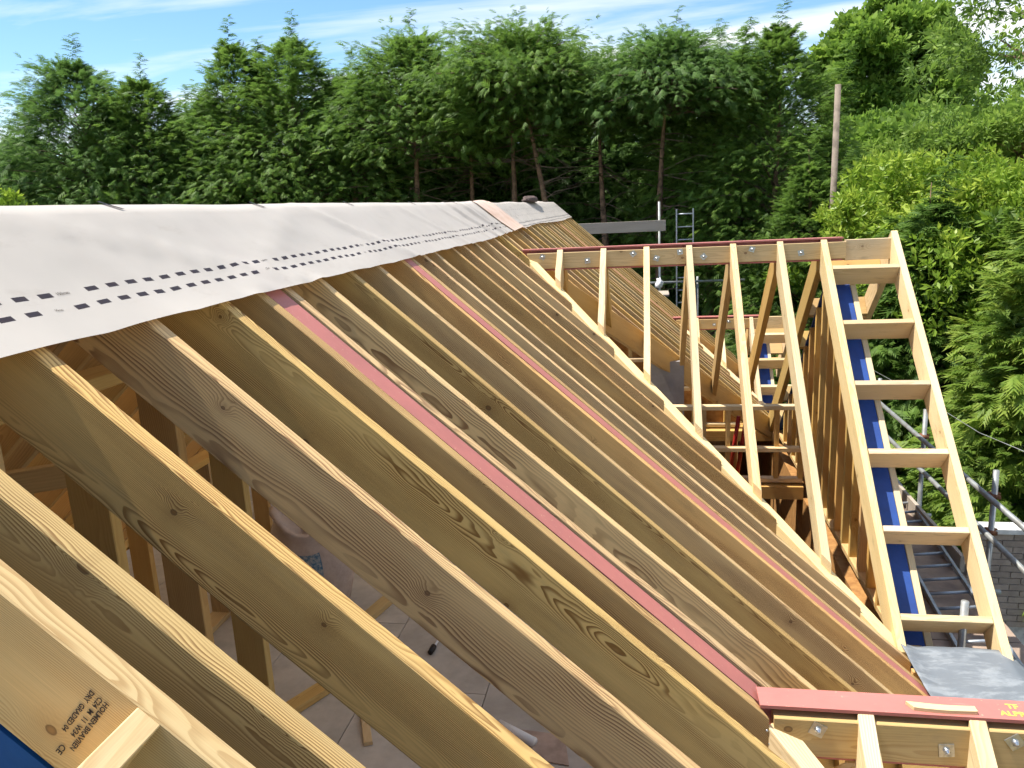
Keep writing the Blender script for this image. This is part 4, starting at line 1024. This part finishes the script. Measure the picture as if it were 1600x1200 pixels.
# darker row behind closes the gaps
protos = []
second = ((60, 185), (195, 125), (300, 160), (435, 95), (530, 105), (605, 95), (690, 75), (765, 75), (835, 60), (905, 62), (985, 60), (1070, 55), (1150, 50))
behind = ('the low far left conifer', 'the two spired left conifers', 'the dip right of the third conifer', 'the leaning wispy leader', 'the sharp spire', 'the blunt conifer', 'the tall conifer over the membrane', 'the thin bare stems', 'the roof end', 'the ridge cloth', 'the far guard board', 'the upright ladder', 'the very tall pointed conifer')
for k, (px, py) in enumerate(second):
    r_ = 31 - 0.005 * px; lab = 'dark second row conifer behind ' + behind[k]
    if k < 3:
        protos.append((conifer(px, r_, 100, 3.3, 4.2, 4200, 0.36, 60 + k, lab, F_CONB, group='second row of conifers', tint0=0.36), at_dist(px, 100, r_).z - GZ))
        t = protos[-1][0]; t.scale.z = (at_dist(px, py, r_).z - GZ) / protos[-1][1]
    else:
        src, H0 = protos[k % 3]; t = src.copy(); C.objects.link(t); c_ = at_dist(px, 320, r_)
        t.location = up((c_.x, c_.y, GZ)); t.rotation_euler.z = 1.7 * k; t.scale.z = (at_dist(px, py, r_).z - GZ) / H0; t['label'] = lab
        for ch in src.children:
            q = ch.copy(); C.objects.link(q); q.parent = t

# the wood further back reads as one dark mass
def woodland():
    rg = np.random.default_rng(5); n = 9500
    px = rg.uniform(-250, 1500, n); P = []
    base = np.array([list(at_dist(q, 320, 36.0)) for q in px]); base[:, 1] += rg.uniform(0, 5, n)
    hgt = np.array([8.3 + 1.6 * fbm(q * 0.012, 3.0, 1.0) for q in px]); base[:, 2] = GZ + rg.uniform(0, 1, n) ** 0.8 * hgt
    dv = rg.normal(0, 0.6, (n, 3)) + np.array([0, -0.6, 0.1]); U = rg.normal(0, 0.4, (n, 3)) + np.array([0, -0.3, 1])
    o = build_crown('woodland', F_CONB, None, SPRAY[0], SPRAY[1], SPRAY[2], base, dv, U, rg.uniform(1.0, 1.9, n), 0.12 + rg.normal(0, 0.08, n), (0, 36, GZ))
    return tag(stuff(o), 'dark wood closing the view behind the conifer rows', 'wood')
woodland()

# right hand conifers beyond the scaffold, drooping yellow-green sprays
conifer(0, 0, 1.30, 1.9, 0.4, 9360, 0.264, 41, 'yellow green drooping conifer just right of the dormer barge', F_CONY, SPRAY_N, base=(5.1, 10.4, 0), name='cypress_tree', group='conifers right of the scaffold', tint0=0.52)
conifer(0, 0, 1.75, 2.1, 0.4, 10800, 0.251, 42, 'big loose cypress at the right edge behind the scaffold rail', F_CONY, SPRAY_N, base=(7.2, 10.3, 0), name='cypress_tree', group='conifers right of the scaffold', tint0=0.44)
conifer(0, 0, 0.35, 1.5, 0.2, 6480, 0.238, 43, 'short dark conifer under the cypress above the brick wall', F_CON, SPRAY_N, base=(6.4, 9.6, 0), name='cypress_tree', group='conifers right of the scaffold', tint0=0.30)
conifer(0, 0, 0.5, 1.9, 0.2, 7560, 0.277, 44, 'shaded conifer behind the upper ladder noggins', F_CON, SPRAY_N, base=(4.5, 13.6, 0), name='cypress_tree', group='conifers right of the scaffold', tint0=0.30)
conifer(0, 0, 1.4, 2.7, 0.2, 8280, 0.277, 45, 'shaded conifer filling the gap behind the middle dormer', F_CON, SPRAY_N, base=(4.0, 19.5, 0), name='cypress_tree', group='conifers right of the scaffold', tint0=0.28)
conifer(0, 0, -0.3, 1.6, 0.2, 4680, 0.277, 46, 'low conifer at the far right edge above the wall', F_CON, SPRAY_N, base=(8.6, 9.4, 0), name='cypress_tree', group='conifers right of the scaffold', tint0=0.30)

# bright laurel, round oak, ash and pole on the right
lp = at_dist(1490, 300, 17.0); broadleaf((lp.x, lp.y, -1.1), GZ + 0.7, 2.3, 1.75, 9000, 0.17, 51, 'bright yellow green laurel bush in front of the round tree', F_LAUR, LAUREL, 'laurel_bush', 'bush', 120, 0.9, True, None, 0.55, 0.24)
lp = at_dist(1392, 290, 19.5); broadleaf((lp.x, lp.y, -0.9), GZ + 0.7, 1.15, 1.5, 3200, 0.16, 52, 'small bright bush at the foot of the wooden pole', F_LAUR, LAUREL, 'laurel_bush', 'bush', 60, 0.7, True, None, 0.42, 0.26)
lp = at_dist(1585, 300, 15.0); broadleaf((lp.x, lp.y, -1.4), GZ + 0.7, 1.9, 1.6, 4600, 0.16, 53, 'laurel bush at the right edge above the cypress', F_LAUR, LAUREL, 'laurel_bush', 'bush', 70, 0.8, True, None, 0.38, 0.26)
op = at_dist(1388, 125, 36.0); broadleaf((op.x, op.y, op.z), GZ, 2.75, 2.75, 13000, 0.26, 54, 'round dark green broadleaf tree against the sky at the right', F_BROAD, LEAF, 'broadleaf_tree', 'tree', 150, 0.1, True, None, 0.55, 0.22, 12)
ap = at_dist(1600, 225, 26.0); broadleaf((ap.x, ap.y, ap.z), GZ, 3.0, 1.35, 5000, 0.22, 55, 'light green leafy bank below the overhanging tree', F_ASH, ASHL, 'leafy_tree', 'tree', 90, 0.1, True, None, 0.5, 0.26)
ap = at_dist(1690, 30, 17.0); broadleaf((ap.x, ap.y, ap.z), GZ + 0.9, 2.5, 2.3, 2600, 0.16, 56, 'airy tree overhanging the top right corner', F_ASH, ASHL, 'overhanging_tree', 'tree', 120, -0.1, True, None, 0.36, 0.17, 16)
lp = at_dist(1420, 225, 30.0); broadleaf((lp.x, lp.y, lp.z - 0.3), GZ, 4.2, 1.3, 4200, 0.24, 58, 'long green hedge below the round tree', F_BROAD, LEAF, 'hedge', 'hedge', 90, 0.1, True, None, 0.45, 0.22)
lp = at_dist(-40, 330, 24.0); broadleaf((lp.x, lp.y, -0.9), GZ, 1.7, 1.8, 1500, 0.24, 57, 'light green bush at the far left edge behind the ridge', F_LAUR, LAUREL, 'garden_bush', 'bush', 40, 0.4, True, None, 0.3, 0.26)
pp_ = at_dist(1306, 180, 17.6)
pole = tube('telegraph_pole', [(pp_.x, pp_.y, GZ), (pp_.x + 0.02, pp_.y, at_dist(1308, 132, 17.6).z)], [0.075, 0.058], M_POLE, None, 12)
tag(pole, 'brown wooden pole standing between the pointed conifer and round tree', 'pole')
tag(tube('overhead_cable', [at_dist(1340, 565, 13.5), at_dist(1440, 620, 11.0), at_dist(1530, 676, 9.2), at_dist(1640, 722, 8.0)], 0.0035, M_GALV, None, 6), 'thin sagging cable crossing in front of the right hand conifers', 'cable')
